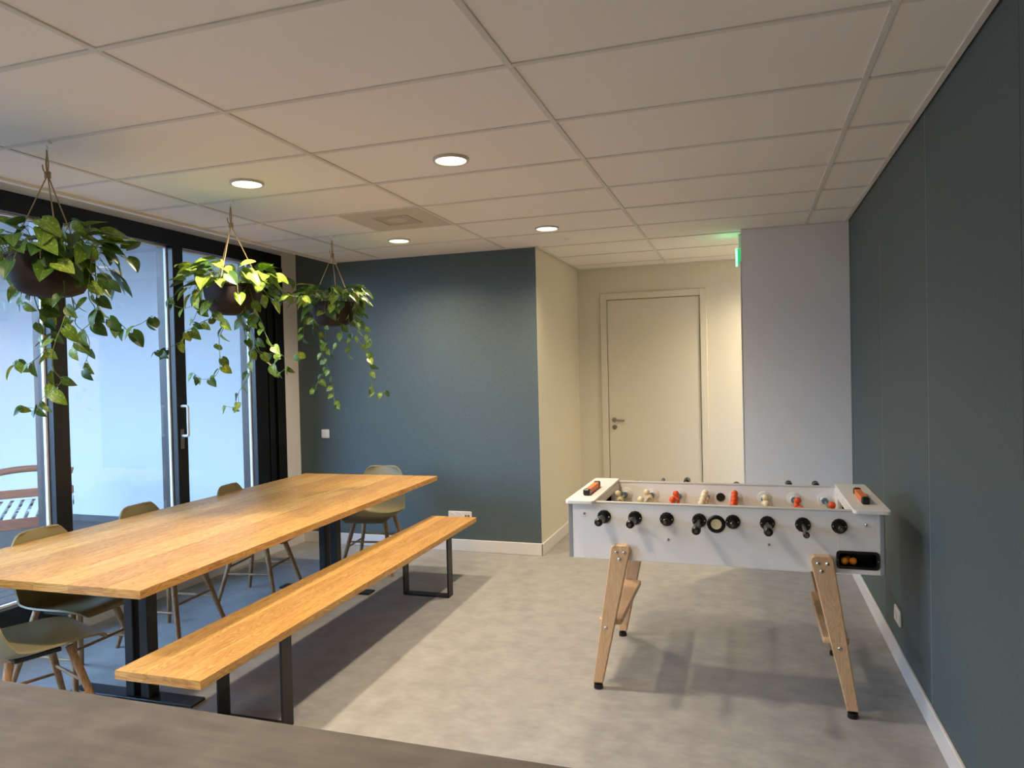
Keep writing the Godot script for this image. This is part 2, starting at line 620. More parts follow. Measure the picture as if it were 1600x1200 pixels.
func build_windows() -> void:
	var xi := -4.10
	var xo := -4.26
	var sill := 0.28
	var head := 2.60
	# [z far, z near] of each pane opening
	var panes := [[-5.29, -4.47], [-4.365, -3.46], [-3.35, -2.44], [-2.33, -1.5], [-1.4, -0.66]]
	var posts := [[-5.70, -5.29], [-4.47, -4.365], [-3.46, -3.35], [-2.44, -2.33], [-1.5, -1.4], [-0.66, -0.6]]
	var fr := struct_root("trim_4", "tall near-black frame of the window wall along the left side", Vector3(-4.18, 0.1, -3.15))
	var o := -fr.position
	obj("frame_head", boxm(Vector3(xo, head, -5.70), Vector3(xi, 2.72, -0.6), 0.003), M.frame, fr, o)
	obj("frame_sill", boxm(Vector3(xo, 0.10, -5.70), Vector3(xi, sill, -0.6), 0.003), M.frame, fr, o)
	for i in posts.size():
		var st := mb()
		var z0: float = posts[i][0]
		var z1: float = posts[i][1]
		if i == 0:   # wide stepped jamb
			box(st, Vector3(xo, sill, -5.70), Vector3(xi + 0.008, head, -5.585), 0.004)
			box(st, Vector3(xo, sill, -5.586), Vector3(xi - 0.035, head, -5.555), 0.0)
			box(st, Vector3(xo, sill, -5.555), Vector3(xi - 0.006, head, -5.485), 0.004)
			box(st, Vector3(xo, sill, -5.486), Vector3(xi - 0.04, head, -5.455), 0.0)
			box(st, Vector3(xo, sill, -5.455), Vector3(xi, head, -5.29), 0.004)
		else:
			box(st, Vector3(xo, sill, z0), Vector3(xi, head, z1), 0.004)
		obj("frame_post", st, M.frame, fr, o)
	for i in panes.size():
		var z0: float = panes[i][0]
		var z1: float = panes[i][1]
		var kind := "door_2" if i == 0 else "window_%d" % i
		var lab: String = ["sliding glass door with white grip handle at the far end of the window wall", "tall fixed window pane left of the sliding door", "tall window pane at the left edge of the photo", "tall window pane beside the camera", "tall window pane behind the camera"][i]
		var w := struct_root(kind, lab, Vector3(-4.165, sill, (z0 + z1) / 2))
		var q := -w.position
		obj("glass_pane", boxm(Vector3(-4.168, sill, z0), Vector3(-4.162, head, z1)), M.glass, w, q)
		var st := mb()
		box(st, Vector3(-4.175, sill, z0), Vector3(-4.155, head, z0 + 0.013))
		box(st, Vector3(-4.175, sill, z1 - 0.013), Vector3(-4.155, head, z1))
		box(st, Vector3(-4.175, head - 0.013, z0), Vector3(-4.155, head, z1))
		box(st, Vector3(-4.175, sill, z0), Vector3(-4.155, sill + 0.013, z1))
		obj("spacer_bar", st, M.spacer, w, q)
		if i == 0:
			var hz := -4.405
			var pl := obj("lock_plate", boxm(Vector3(xi, 1.065, hz - 0.018), Vector3(xi + 0.008, 1.215, hz + 0.018), 0.003), M.steel, w, q)
			part_label(pl, "steel lock plate")
			var g := mb()
			tube(g, smooth_path([Vector3(xi + 0.004, 1.165, hz), Vector3(xi + 0.05, 1.165, hz), Vector3(xi + 0.062, 1.178, hz), Vector3(xi + 0.062, 1.28, hz), Vector3(xi + 0.062, 1.375, hz), Vector3(xi + 0.05, 1.39, hz), Vector3(xi + 0.004, 1.39, hz)], 3), [0.0105], 10)
			part_label(obj("handle", g, M.plastic_white, w, q), "white grip handle")

func build_ceiling() -> void:
	var c := struct_root("ceiling", "suspended ceiling of white tiles in a visible grid", Vector3(-1.5, H, -4))
	var o := -c.position
	var xs := [-3.69, -3.202, -1.989, -0.776, 0.437, 0.725]
	var zs := [-1.2145]
	while zs[-1] > -7.0:
		zs.append(zs[-1] - 0.6)
	zs.append(-7.52)
	var variants := []
	for k in 5:
		for zlen in [0.6, 0.3055]:
			pass
	var hw := 0.012
	for j in zs.size() - 1:
		var z1: float = zs[j]
		var z0: float = zs[j + 1]
		for i in xs.size() - 1:
			var x0: float = xs[i]
			var x1: float = xs[i + 1]
			if z0 < -5.95:
				if z1 <= -5.95 or z1 < -5.0:
					if z1 > -5.95 and x1 <= -1.7:
						z0 = -5.944
					elif x1 <= -1.7:
						continue
			var zz0 := z0
			var xx0 := x0
			var xx1 := x1
			if z1 < -5.95 and i == 2:
				xx0 = -1.715
			if z1 < -5.95 and i == 4:
				xx1 = 1.2
			if i == 1 and j == 5:      # half tile beside the air vent
				tile(c, o, x0, -2.595, zz0, z1)
				continue
			tile(c, o, xx0, xx1, zz0, z1)
			z0 = zs[j + 1]
	# bars along the room
	for x in [-3.202, -1.989, -0.776, 0.437]:
		var zf := -5.95 if x < -1.7 else -7.52
		obj("grid_bar", boxm(Vector3(x - hw, H, zf), Vector3(x + hw, H + 0.03, -1.2), 0.0015), M.grid, c, o)
	for j in zs.size():
		var z: float = zs[j]
		if j == zs.size() - 1:
			continue
		var xa := -3.69 if z > -5.95 else -1.715
		var xb := 0.725 if z > -5.95 else 1.2
		obj("grid_bar", boxm(Vector3(xa, H + 0.0006, z - hw), Vector3(xb, H + 0.03, z + hw), 0.0015), M.grid, c, o)
	obj("grid_bar", boxm(Vector3(-2.595 - hw, H + 0.0003, -4.8145), Vector3(-2.595 + hw, H + 0.03, -4.2145), 0.0015), M.grid, c, o)
	# edge trims; a dark shadow gap stays open to the walls
	obj("edge_trim", boxm(Vector3(0.703, H - 0.001, -5.93), Vector3(0.727, H + 0.03, -1.2), 0.001), M.grid, c, o)
	obj("edge_trim", boxm(Vector3(-3.70, H - 0.012, -5.95), Vector3(-3.665, H + 0.03, 3.05), 0.002), M.base, c, o)
	obj("edge_trim", boxm(Vector3(-3.72, H - 0.002, -5.95), Vector3(-3.70, SLAB, 3.05), 0.002), M.base, c, o)
	obj("edge_trim", boxm(Vector3(-3.70, H - 0.001, -5.949), Vector3(-1.70, H + 0.03, -5.93), 0.001), M.grid, c, o)
	obj("edge_trim", boxm(Vector3(-1.708, H - 0.001, -7.52), Vector3(-1.685, H + 0.03, -5.93), 0.001), M.grid, c, o)
	obj("edge_trim", boxm(Vector3(-1.70, H - 0.001, -7.529), Vector3(1.2, H + 0.03, -7.505), 0.001), M.grid, c, o)
	obj("edge_trim", boxm(Vector3(-0.037, H - 0.001, -5.929), Vector3(0.72, H + 0.03, -5.91), 0.001), M.grid, c, o)
	obj("ceiling_board", boxm(Vector3(-3.69, H + 0.002, -1.2), Vector3(3.25, H + 0.03, 3.05)), M.ceiling_tile, c, o)
	obj("ceiling_board", boxm(Vector3(0.727, H + 0.002, -2.2), Vector3(3.25, H + 0.03, -1.2)), M.ceiling_tile, c, o)

func tile(c: Node3D, o: Vector3, x0: float, x1: float, z0: float, z1: float) -> void:
	var y := H + 0.006 + rng.randf_range(-0.0008, 0.0008)
	obj("ceiling_tile", boxm(Vector3(x0 + 0.002, y, z0 + 0.002), Vector3(x1 - 0.002, y + 0.018, z1 - 0.002), 0.001), M.ceiling_tile, c, o)

func build_terrace() -> void:
	struct("floor_terrace", boxm(Vector3(-14, -0.2, -6.4), Vector3(-4.3, -0.03, 8)), M.deck, "dark terrace floor outside the windows")
	struct("wall_terrace", boxm(Vector3(-14, -0.2, -6.7), Vector3(-4.3, 3.4, -6.4)), M.terrace_wall, "pale rendered terrace wall seen through the windows")
	struct("wall_terrace_end", boxm(Vector3(-10.2, -0.2, -6.4), Vector3(-10.0, 3.3, 1.5)), M.terrace_wall, "pale wall closing the far side of the terrace")
	struct("trim_2", boxm(Vector3(-14, -0.03, -6.4), Vector3(-4.3, 0.04, -6.385)), M.plinth, "dark stone plinth at the foot of the terrace wall")
	struct("ceiling_terrace", boxm(Vector3(-10.0, 3.03, -6.4), Vector3(-4.3, 3.3, -2.6)), M.terrace_wall, "pale soffit over the terrace")
	# deck boards in view
	var d := struct_root("trim_3", "dark deck boards beside the windows", Vector3(-5.2, -0.03, -3.4))
	for k in 12:
		var x := -4.36 - k * 0.145
		obj("deck_board", boxm(Vector3(x - 0.068, -0.03, -5.2), Vector3(x + 0.068, 0.0, -1.5), 0.004), M.deck, d, -d.position)
	# slatted wooden lounger facing the windows
	var b := thing("garden_bench", "brown wooden garden bench with white slatted seat outside the left window", "bench", Vector3(-6.19, -0.03, -4.74), 0.85)
	uv_grain = 0
	var wid := 0.37
	var dep := 1.1
	var sy := 0.50
	for k in 2:
		obj("rail", boxm(Vector3(-wid, sy - 0.09, [-dep / 2 - 0.04, dep / 2][k]), Vector3(wid, sy, [-dep / 2, dep / 2 + 0.03][k]), 0.005), M.teak, b)
	obj("back_rail", boxm(Vector3(-wid, sy + 0.02, -dep / 2 - 0.05), Vector3(wid, sy + 0.10, -dep / 2 - 0.02), 0.006), M.teak, b)
	var st := mb()
	var pts := []
	for i in 13:
		var s := i / 6.0 - 1.0
		pts.append(Vector3(s * wid, 0.79 - 0.05 * s * s, -dep / 2 - 0.09))
	tube(st, pts, [0.032], 8)
	obj("back_rail", st, M.teak, b)
	uv_grain = 1
	for s in [-1, 1]:
		obj("post", boxm(Vector3(s * (wid - 0.05) - 0.035, 0, -dep / 2 - 0.1), Vector3(s * (wid - 0.05) + 0.035, 0.75, -dep / 2 - 0.045), 0.006), M.teak, b)
		obj("leg", boxm(Vector3(s * (wid - 0.05) - 0.035, 0, dep / 2 - 0.05), Vector3(s * (wid - 0.05) + 0.035, sy - 0.01, dep / 2 + 0.005), 0.006), M.teak, b)
	uv_grain = -1
	var n := 9
	for k in n:
		var x := -wid + 0.03 + (2 * wid - 0.06) * k / (n - 1)
		obj("seat_slat", boxm(Vector3(x - 0.028, sy - 0.012, -dep / 2), Vector3(x + 0.028, sy + 0.008, dep / 2), 0.003), M.slat_white, b)
	for k in 4:
		var z := -dep / 2 + 0.02 + (dep - 0.04) * k / 3.0
		obj("cross_bar", boxm(Vector3(-wid, sy - 0.035, z - 0.018), Vector3(wid, sy - 0.012, z + 0.018), 0.002), M.slat_white, b)

func build_door() -> void:
	var d := struct_root("door_1", "plain flush cream door with lever handle at the end of the hall", Vector3(-0.93, 0, -7.53))
	var o := -d.position
	var st := mb()
	box(st, Vector3(-1.473, 0, -7.56), Vector3(-1.408, 2.395, -7.512), 0.003)
	box(st, Vector3(-0.453, 0, -7.56), Vector3(-0.388, 2.395, -7.512), 0.003)
	box(st, Vector3(-1.4085, 2.328, -7.56), Vector3(-0.4525, 2.395, -7.512), 0.003)
	obj("door_frame", st, M.cream, d, o)
	st = mb()
	box(st, Vector3(-1.43, 0, -7.66), Vector3(-1.404, 2.34, -7.562))
	box(st, Vector3(-0.457, 0, -7.66), Vector3(-0.43, 2.34, -7.562))
	box(st, Vector3(-1.43, 2.324, -7.66), Vector3(-0.43, 2.345, -7.562))
	box(st, Vector3(-1.45, 0, -7.69), Vector3(-0.41, 2.36, -7.66))
	obj("door_rebate", st, M.black_gap, d, o)
	obj("door_leaf", boxm(Vector3(-1.402, 0.006, -7.58), Vector3(-0.459, 2.322, -7.535), 0.002), M.cream, d, o)
	st = mb()
	var t := facing_z(Vector3(-1.348, 1.063, -7.535))
	lathe(st, [Vector2(0.026, 0), Vector2(0.026, 0.006), Vector2(0.022, 0.008), Vector2(0.010, 0.008), Vector2(0.010, 0.045), Vector2(0, 0.045)], 20, t)
	tube(st, smooth_path([Vector3(-1.348, 1.063, -7.493), Vector3(-1.335, 1.062, -7.488), Vector3(-1.30, 1.058, -7.487), Vector3(-1.235, 1.056, -7.487)], 3), [0.0095], 10)
	part_label(obj("door_handle", st, M.steel, d, o), "brushed steel lever handle")
	st = mb()
	lathe(st, [Vector2(0.026, 0), Vector2(0.026, 0.006), Vector2(0.022, 0.008), Vector2(0.009, 0.008), Vector2(0.008, 0.004), Vector2(0, 0.004)], 20, facing_z(Vector3(-1.346, 0.988, -7.535)))
	part_label(obj("lock_rosette", st, M.steel, d, o), "round steel lock rosette")

func lamp(x: float, z: float, label: String, share := 1.0) -> void:
	var t := thing("ceiling_downlight", label, "lamp", Vector3(x, H + 0.005, z))
	var st := mb()
	lathe(st, [Vector2(0.076, -0.004), Vector2(0.078, -0.012), Vector2(0.088, -0.013), Vector2(0.091, -0.008), Vector2(0.091, 0.002)], 36)
	obj("trim_ring", st, M.lamp_ring, t)
	st = mb()
	lathe(st, [Vector2(0, -0.006), Vector2(0.05, -0.006), Vector2(0.077, -0.005), Vector2(0.077, 0.0)], 36)
	obj("diffuser", st, M.lamp, t)
	var l := SpotLight3D.new()
	l.name = "downlight"
	l.light_energy = LAMP * share
	l.light_color = LAMP_COLOR
	l.light_size = 0.06
	l.spot_angle = 76.0
	l.spot_angle_attenuation = 1.0
	l.spot_attenuation = 2.0
	l.spot_range = 14.0
	l.shadow_enabled = true
	t.add_child(l)
	l.position = Vector3(0, -0.02, 0)
	l.rotation.x = -PI / 2

func build_lamps() -> void:
	lamp(-1.397, -3.352, "round glowing ceiling downlight nearest the camera, largest of the four")
	lamp(-2.60, -3.325, "round glowing ceiling downlight above the dining table, between the first two hanging plants")
	lamp(-1.412, -5.22, "round glowing ceiling downlight just in front of the hall corner")
	lamp(-2.628, -5.195, "round glowing ceiling downlight between the air vent and the blue back wall")
	lamp(-2.6, -1.45, "round ceiling downlight above the camera, on the window side")
	lamp(-1.4, -1.45, "round ceiling downlight above the camera, in the middle")
	lamp(-2.6, 0.4, "round ceiling downlight behind the camera, on the window side", 1.4)
	lamp(-1.4, 0.4, "round ceiling downlight behind the camera, in the middle", 1.4)
	lamp(1.1, -1.7, "round ceiling downlight behind the end of the right wall", 0.3)
	lamp(0.45, -6.85, "round ceiling downlight in the hall hidden behind the white wall section", 1.3)

func plank_top(parent: Node3D, w0: float, w1: float, length: float, y0: float, y1: float, n: int) -> void:
	# planks along z, glued edge to edge; w0 is the width at the near end, w1 at the far end
	uv_grain = 2
	for k in n:
		uv_shift = Vector2(0.29 * k + 0.13 * n, 0.37 * k)
		var st := mb()
		var e := 0.0012
		var p := []
		for s in 2:
			var f0 := float(k) / n - 0.5
			var f1 := float(k + 1) / n - 0.5
			var zz := length / 2 if s == 0 else -length / 2
			var w := w0 if s == 0 else w1
			p.append([Vector2(f0 * w, zz), Vector2(f1 * w, zz)])
		st.set_smooth_group(-1)
		var mid := Vector3(((float(k) + 0.5) / n - 0.5) * w0, (y0 + y1) / 2, 0)
		var ring := func(s: int, inset: float) -> Array:
			var a: Vector2 = p[s][0]
			var b: Vector2 = p[s][1]
			var z := a.y
			return [Vector3(a.x, y0 + e, z), Vector3(a.x + e, y0, z), Vector3(b.x - e, y0, z), Vector3(b.x, y0 + e, z), Vector3(b.x, y1 - e, z), Vector3(b.x - e, y1, z), Vector3(a.x + e, y1, z), Vector3(a.x, y1 - e, z)]
		var ra: Array = ring.call(0, 0.0)
		var rb: Array = ring.call(1, 0.0)
		for i in 8:
			quad_out(st, ra[i], ra[(i + 1) % 8], rb[(i + 1) % 8], rb[i], mid)
		for i in range(1, 7):
			tri_out(st, ra[0], ra[i], ra[i + 1], mid)
			tri_out(st, rb[0], rb[i], rb[i + 1], mid)
		obj("plank", st, M.oak[(k * 2 + n) % 3], parent)
	uv_grain = -1
	uv_shift = Vector2.ZERO

func build_table() -> void:
	var t := thing("dining_table", "long solid oak dining table with black steel double post legs", "table", Vector3(-2.985, 0, -3.77), 0.028)
	var top := Node3D.new()
	top.name = "table_top"
	t.add_child(top, true)
	plank_top(top, 1.285, 1.225, 3.13, 0.725, 0.76, 7)
	for z in [0.95, -0.85]:
		var b := obj("base_plate", boxm(Vector3(-0.375, 0.0, z - 0.05), Vector3(0.375, 0.014, z + 0.05), 0.003), M.black_steel, t)
		for s in [-1, 1]:
			obj("post", boxm(Vector3(s * 0.046 - 0.027 + 0.04, 0.013, z - 0.035), Vector3(s * 0.046 + 0.027 + 0.04, 0.72, z + 0.035), 0.004), M.black_steel, t)
		obj("top_bracket", boxm(Vector3(-0.33, 0.715, z - 0.05), Vector3(0.33, 0.7255, z + 0.05), 0.002), M.black_steel, t)

func build_bench() -> void:
	var t := thing("bench", "long oak bench on black flat steel frames beside the dining table", "bench", Vector3(-2.199, 0, -3.70), 0.0186)
	var top := Node3D.new()
	top.name = "bench_top"
	t.add_child(top, true)
	plank_top(top, 0.405, 0.372, 3.07, 0.425, 0.46, 3)
	for z in [0.96, -1.0]:
		var st := mb()
		for s in [-1, 1]:
			box(st, Vector3(s * 0.172 - 0.006, 0, z - 0.04), Vector3(s * 0.172 + 0.006, 0.4255, z + 0.04), 0.002)
		box(st, Vector3(-0.172, 0, z - 0.04), Vector3(0.172, 0.010, z + 0.04), 0.002)
		box(st, Vector3(-0.172, 0.4155, z - 0.04), Vector3(0.172, 0.4255, z + 0.04), 0.002)
		obj("leg_frame", st, M.black_steel, t)

# ---------------------------------------------------------------- moulded shell chair
func shell_point(t: float, s: float) -> Vector3:
	# t 0..1 from the seat's front lip to the top of the back, s -1..1 across; the chair faces +z
	var prof := [Vector3(0.245, 0.425, 0.175), Vector3(0.225, 0.452, 0.195), Vector3(0.15, 0.455, 0.212), Vector3(0.04, 0.440, 0.220), Vector3(-0.08, 0.430, 0.222), Vector3(-0.155, 0.440, 0.220), Vector3(-0.198, 0.480, 0.214), Vector3(-0.220, 0.560, 0.205), Vector3(-0.240, 0.650, 0.196), Vector3(-0.258, 0.740, 0.185), Vector3(-0.268, 0.815, 0.16)]
	var f := t * (prof.size() - 1)
	var i := mini(int(f), prof.size() - 2)
	var k := f - i
	var p0: Vector3 = prof[maxi(i - 1, 0)]
	var p3: Vector3 = prof[mini(i + 2, prof.size() - 1)]
	var q: Vector3 = (prof[i] as Vector3).cubic_interpolate(prof[i + 1], p0, p3, k)
	var hw := q.z
	if t > 0.82:    # rounded top corners
		var u := (t - 0.82) / 0.18
		hw *= 0.58 + 0.42 * sqrt(maxf(0.0, 1.0 - u * u))
	if t < 0.14:
		var u := 1.0 - t / 0.14
		hw *= 0.80 + 0.20 * sqrt(maxf(0.0, 1.0 - u * u))
	var a := absf(s)
	var back := smoothstep(0.42, 0.66, t)
	var seat := 1.0 - back
	var lift := 0.045 * pow(a, 3.0) * seat * smoothstep(0.05, 0.45, t)
	var curl := 0.05 * pow(a, 2.2) * back * (1.0 - 0.4 * smoothstep(0.75, 1.0, t))
	var corner := 0.03 * pow(a, 2.5) * exp(-pow((t - 0.56) / 0.1, 2.0))
	return Vector3(s * hw, q.y + lift + corner, q.x + curl + corner * 0.6)

func shell_mesh() -> SurfaceTool:
	var st := mb()
	var nt := 44
	var ns := 16
	var thick := 0.009
	var up := []
	var dn := []
	for i in nt + 1:
		var ru := []
		var rd := []
		for j in ns + 1:
			var t := 0.5 - 0.5 * cos(PI * i / nt)
			var s := j / (ns / 2.0) - 1.0
			var p := shell_point(t, s)
			var dt := shell_point(minf(1, t + 0.01), s) - shell_point(maxf(0, t - 0.01), s)
			var ds := shell_point(t, minf(1, s + 0.02)) - shell_point(t, maxf(-1, s - 0.02))
			var n := ds.cross(dt).normalized()     # towards the sitter
			if n.y + n.z < 0.0:
				n = -n
			ru.append(p + n * thick * 0.5)
			rd.append(p - n * thick * 0.5)
		up.append(ru)
		dn.append(rd)
	for i in nt:
		for j in ns:
			st.set_smooth_group(1)
			quad(st, up[i][j], up[i][j + 1], up[i + 1][j + 1], up[i + 1][j])
			st.set_smooth_group(2)
			quad(st, dn[i][j], dn[i + 1][j], dn[i + 1][j + 1], dn[i][j + 1])
	st.set_smooth_group(3)
	for i in nt:
		quad(st, up[i][0], up[i + 1][0], dn[i + 1][0], dn[i][0])
		quad(st, up[i][ns], dn[i][ns], dn[i + 1][ns], up[i + 1][ns])
	for j in ns:
		quad(st, up[0][j], dn[0][j], dn[0][j + 1], up[0][j + 1])
		quad(st, up[nt][j], up[nt][j + 1], dn[nt][j + 1], dn[nt][j])
	return st

func make_chair() -> Node3D:
	var t := thing("shell_chair", "", "chair")
	obj("seat_shell", shell_mesh(), M.shell, t)
	uv_grain = 1
	var feet := {}
	for sx in [-1, 1]:
		for sz in [-1, 1]:
			var a := Vector3(sx * 0.125, 0.425, sz * 0.115 - 0.01)
			var b := Vector3(sx * 0.22, 0.0, sz * 0.22)
			var st := mb()
			tube(st, [a, a.lerp(b, 0.3), a.lerp(b, 0.7), b], [0.0175, 0.0175, 0.0145, 0.0115], 12)
			obj("leg", st, M.chair_wood, t)
			feet[Vector2i(sx, sz)] = [a, b]
	uv_grain = 0
	for k in 4:
		var c: Array = [[Vector2i(-1, -1), Vector2i(-1, 1), 0.50], [Vector2i(1, -1), Vector2i(1, 1), 0.50], [Vector2i(-1, 1), Vector2i(1, 1), 0.40], [Vector2i(-1, -1), Vector2i(1, -1), 0.40]][k]
		var st := mb()
		var p: Vector3 = feet[c[0]][0].lerp(feet[c[0]][1], c[2])
		var q: Vector3 = feet[c[1]][0].lerp(feet[c[1]][1], c[2])
		tube(st, [p, p.lerp(q, 0.5), q], [0.007, 0.0085, 0.007], 8)
		obj("stretcher", st, M.chair_wood, t)
	uv_grain = -1
	var st := mb()
	box(st, Vector3(-0.11, 0.405, -0.10), Vector3(0.11, 0.424, 0.08), 0.003)
	obj("seat_frame", st, M.black_steel, t)
	return t

func build_chairs() -> void:
	var c0 := make_chair()
	var g := "olive shell chairs around the dining table"
	var spots := [
		[-3.36, -2.84, 92, "olive moulded shell chair with wooden legs, window side, nearest the camera"],
		[-3.40, -3.54, 94, "olive moulded shell chair with wooden legs, middle of the three by the window"],
		[-3.38, -4.36, 99, "olive moulded shell chair with wooden legs, window side, farthest along the table"],
		[-2.94, -5.24, 9, "olive shell chair at the far head of the table, back to the blue wall"],
		[-3.03, -2.33, 161, "olive shell chair at the near head of the table, cut by the photo edge"]]
	for i in spots.size():
		var s: Array = spots[i]
		var c: Node3D = c0
		if i > 0:
			c = c0.duplicate()
			c.name = numbered(self, "shell_chair")
			add_child(c, true)
		c.position = Vector3(s[0], 0, s[1])
		c.rotation.y = deg_to_rad(s[2])
		tag(c, s[3], "chair", g)

# ---------------------------------------------------------------- football table
func ring_plate(st: SurfaceTool, outer: PackedVector2Array, inner: PackedVector2Array, z0: float, z1: float) -> void:
	st.set_smooth_group(-1)
	var n := outer.size()
	for i in n:
		var j := (i + 1) % n
		var a := outer[i]; var b := outer[j]; var c := inner[j]; var d := inner[i]
		quad(st, Vector3(a.x, a.y, z1), Vector3(b.x, b.y, z1), Vector3(c.x, c.y, z1), Vector3(d.x, d.y, z1))
		quad(st, Vector3(a.x, a.y, z0), Vector3(b.x, b.y, z0), Vector3(b.x, b.y, z1), Vector3(a.x, a.y, z1))
		quad(st, Vector3(d.x, d.y, z1), Vector3(c.x, c.y, z1), Vector3(c.x, c.y, z0), Vector3(d.x, d.y, z0))

func screw(parent: Node3D, o: Vector3, at: Vector3, r := 0.009) -> void:
	var st := mb()
	lathe(st, [Vector2(r, 0), Vector2(r * 0.95, 0.003), Vector2(r * 0.6, 0.006), Vector2(r * 0.3, 0.0065), Vector2(r * 0.26, 0.003), Vector2(0, 0.003)], 12, facing_z(at))
	obj("screw", st, M.chrome, parent, o)

func player_mesh() -> SurfaceTool:
	var st := mb()
	ball(st, Vector3(0, 0.036, 0), 0.0178, 16, 10)
	# shoulders round the rod, hips, legs and foot block
	lathe(st, [Vector2(0, 0.022), Vector2(0.010, 0.021), Vector2(0.0165, 0.014), Vector2(0.018, 0.002), Vector2(0.015, -0.016), Vector2(0.011, -0.022)], 16)
	lathe(st, [Vector2(0.0145, -0.017), Vector2(0.0160, -0.013), Vector2(0.0160, 0.013), Vector2(0.0145, 0.017)], 14, Transform3D(Basis(Vector3.RIGHT, PI / 2), Vector3.ZERO))
	prism(st, PackedVector2Array([Vector2(-0.011, -0.018), Vector2(0.011, -0.018), Vector2(0.008, -0.052), Vector2(0.011, -0.074), Vector2(-0.011, -0.074), Vector2(-0.008, -0.052)]), -0.0105, 0.0105, 0.002)
	prism(st, PackedVector2Array([Vector2(-0.012, 0.010), Vector2(0.012, 0.010), Vector2(0.014, -0.004), Vector2(-0.014, -0.004)]), -0.022, 0.022, 0.003)
	return st

func build_football_table() -> void:
	var T := Vector3(-0.155, 0, -3.88)
	var o := -T
	var t := thing("football_table", "white table football game with beech legs and orange and ivory players", "game table", T)
	var zf := -3.54
	var zb := -4.245
	# cabinet
	var st := mb()
	box(st, Vector3(-0.865, 0.645, zf - 0.024), Vector3(0.375, 0.925, zf), 0.0015)
	box(st, Vector3(0.535, 0.645, zf - 0.024), Vector3(0.554, 0.925, zf), 0.0015)
	box(st, Vector3(0.3745, 0.742, zf - 0.024), Vector3(0.5355, 0.925, zf), 0.0)
	box(st, Vector3(0.3745, 0.645, zf - 0.024), Vector3(0.5355, 0.674, zf), 0.0)
	part_label(obj("front_panel", st, M.laminate, t, o), "white front panel")
	obj("rear_panel", boxm(Vector3(-0.865, 0.645, zb), Vector3(0.554, 0.925, zb + 0.024), 0.0015), M.laminate, t, o)
	obj("end_panel", boxm(Vector3(-0.865, 0.645, zb + 0.024), Vector3(-0.843, 0.925, zf - 0.024)), M.laminate, t, o)
	obj("end_panel", boxm(Vector3(0.532, 0.645, zb + 0.024), Vector3(0.554, 0.925, zf - 0.024)), M.laminate, t, o)
	obj("bottom_panel", boxm(Vector3(-0.843, 0.645, zb + 0.024), Vector3(0.532, 0.66, zf - 0.024)), M.laminate, t, o)
	for s in 2:
		var x: float = [-0.745, 0.442][s]
		var gw := mb()
		box(gw, Vector3(x - 0.01, 0.765, zb + 0.024), Vector3(x + 0.01, 0.925, -4.07))
		box(gw, Vector3(x - 0.01, 0.765, -3.70), Vector3(x + 0.01, 0.925, zf - 0.024))
		box(gw, Vector3(x - 0.01, 0.892, -4.07), Vector3(x + 0.01, 0.925, -3.70))
		box(gw, Vector3(x - 0.01, 0.765, -4.07), Vector3(x + 0.01, 0.785, -3.70))
		obj("goal_wall", gw, M.laminate, t, o)
		var net := mb()
		var dx: float = [-0.06, 0.06][s]
		box(net, Vector3(minf(x, x + dx), 0.78, -4.075), Vector3(maxf(x, x + dx), 0.896, -4.07))
		box(net, Vector3(minf(x, x + dx), 0.78, -3.70), Vector3(maxf(x, x + dx), 0.896, -3.695))
		box(net, Vector3(x + dx - 0.003, 0.78, -4.075), Vector3(x + dx, 0.896, -3.695))
		box(net, Vector3(minf(x, x + dx), 0.893, -4.075), Vector3(maxf(x, x + dx), 0.896, -3.695))
		box(net, Vector3(minf(x, x + dx), 0.78, -4.075), Vector3(maxf(x, x + dx), 0.783, -3.695))
		obj("goal_box", net, M.black_plastic, t, o)
		# top plate with rounded corners
		var pl := mb()
		var px := Vector2(-0.884, -0.738) if s == 0 else Vector2(0.436, 0.588)
		prism(pl, round_rect(px.x, 3.497, px.y, 4.262, 0.018), 0.925, 0.942, 0.0015, Transform3D(Basis(Vector3.RIGHT, Vector3.FORWARD, Vector3.UP), Vector3.ZERO))
		obj("end_plate", pl, M.laminate, t, o)
		# score counter lying on the plate
		var sx: float = [-0.806, 0.506][s]
		var z0: float = -3.975
		var z1: float = -3.605
		var bar := mb()
		var nb := 10
		for k in nb:
			var za := lerpf(z0 + 0.07, z1 - 0.07, float(k) / nb)
			var zc := lerpf(z0 + 0.07, z1 - 0.07, float(k + 1) / nb)
			box(bar, Vector3(sx - 0.0150, 0.944, za + 0.0004), Vector3(sx + 0.0150, 0.972, zc - 0.0004), 0.002)
		var sc := part_label(obj("score_counter", bar, M.orange_soft, t, o), "orange score blocks")
		for ez in [z0 + 0.0525, z1 - 0.0525]:
			obj("counter_end", boxm(Vector3(sx - 0.0175, 0.942, ez - 0.0165), Vector3(sx + 0.0175, 0.976, ez + 0.0165), 0.006), M.black_plastic, sc)
	obj("playing_field", boxm(Vector3(-0.736, 0.772, zb + 0.024), Vector3(0.433, 0.784, zf - 0.024)), M.field, t, o)
	obj("side_rail", boxm(Vector3(-0.74, 0.925, zf - 0.027), Vector3(0.44, 0.933, zf + 0.003), 0.0015), M.rail, t, o)
	obj("side_rail", boxm(Vector3(-0.74, 0.925, zb - 0.002), Vector3(0.44, 0.933, zb + 0.027), 0.0015), M.rail, t, o)
	for x in [-0.866, 0.5555]:
		for z in [zf - 0.012, zb + 0.012]:
			var al := mb()
			box(al, Vector3(x - 0.012, 0.645, z - 0.014), Vector3(x + 0.012, 0.924, z + 0.014), 0.004)
			obj("corner_profile", al, M.alu, t, o)
	# legs, feet, stretchers
	uv_grain = 1
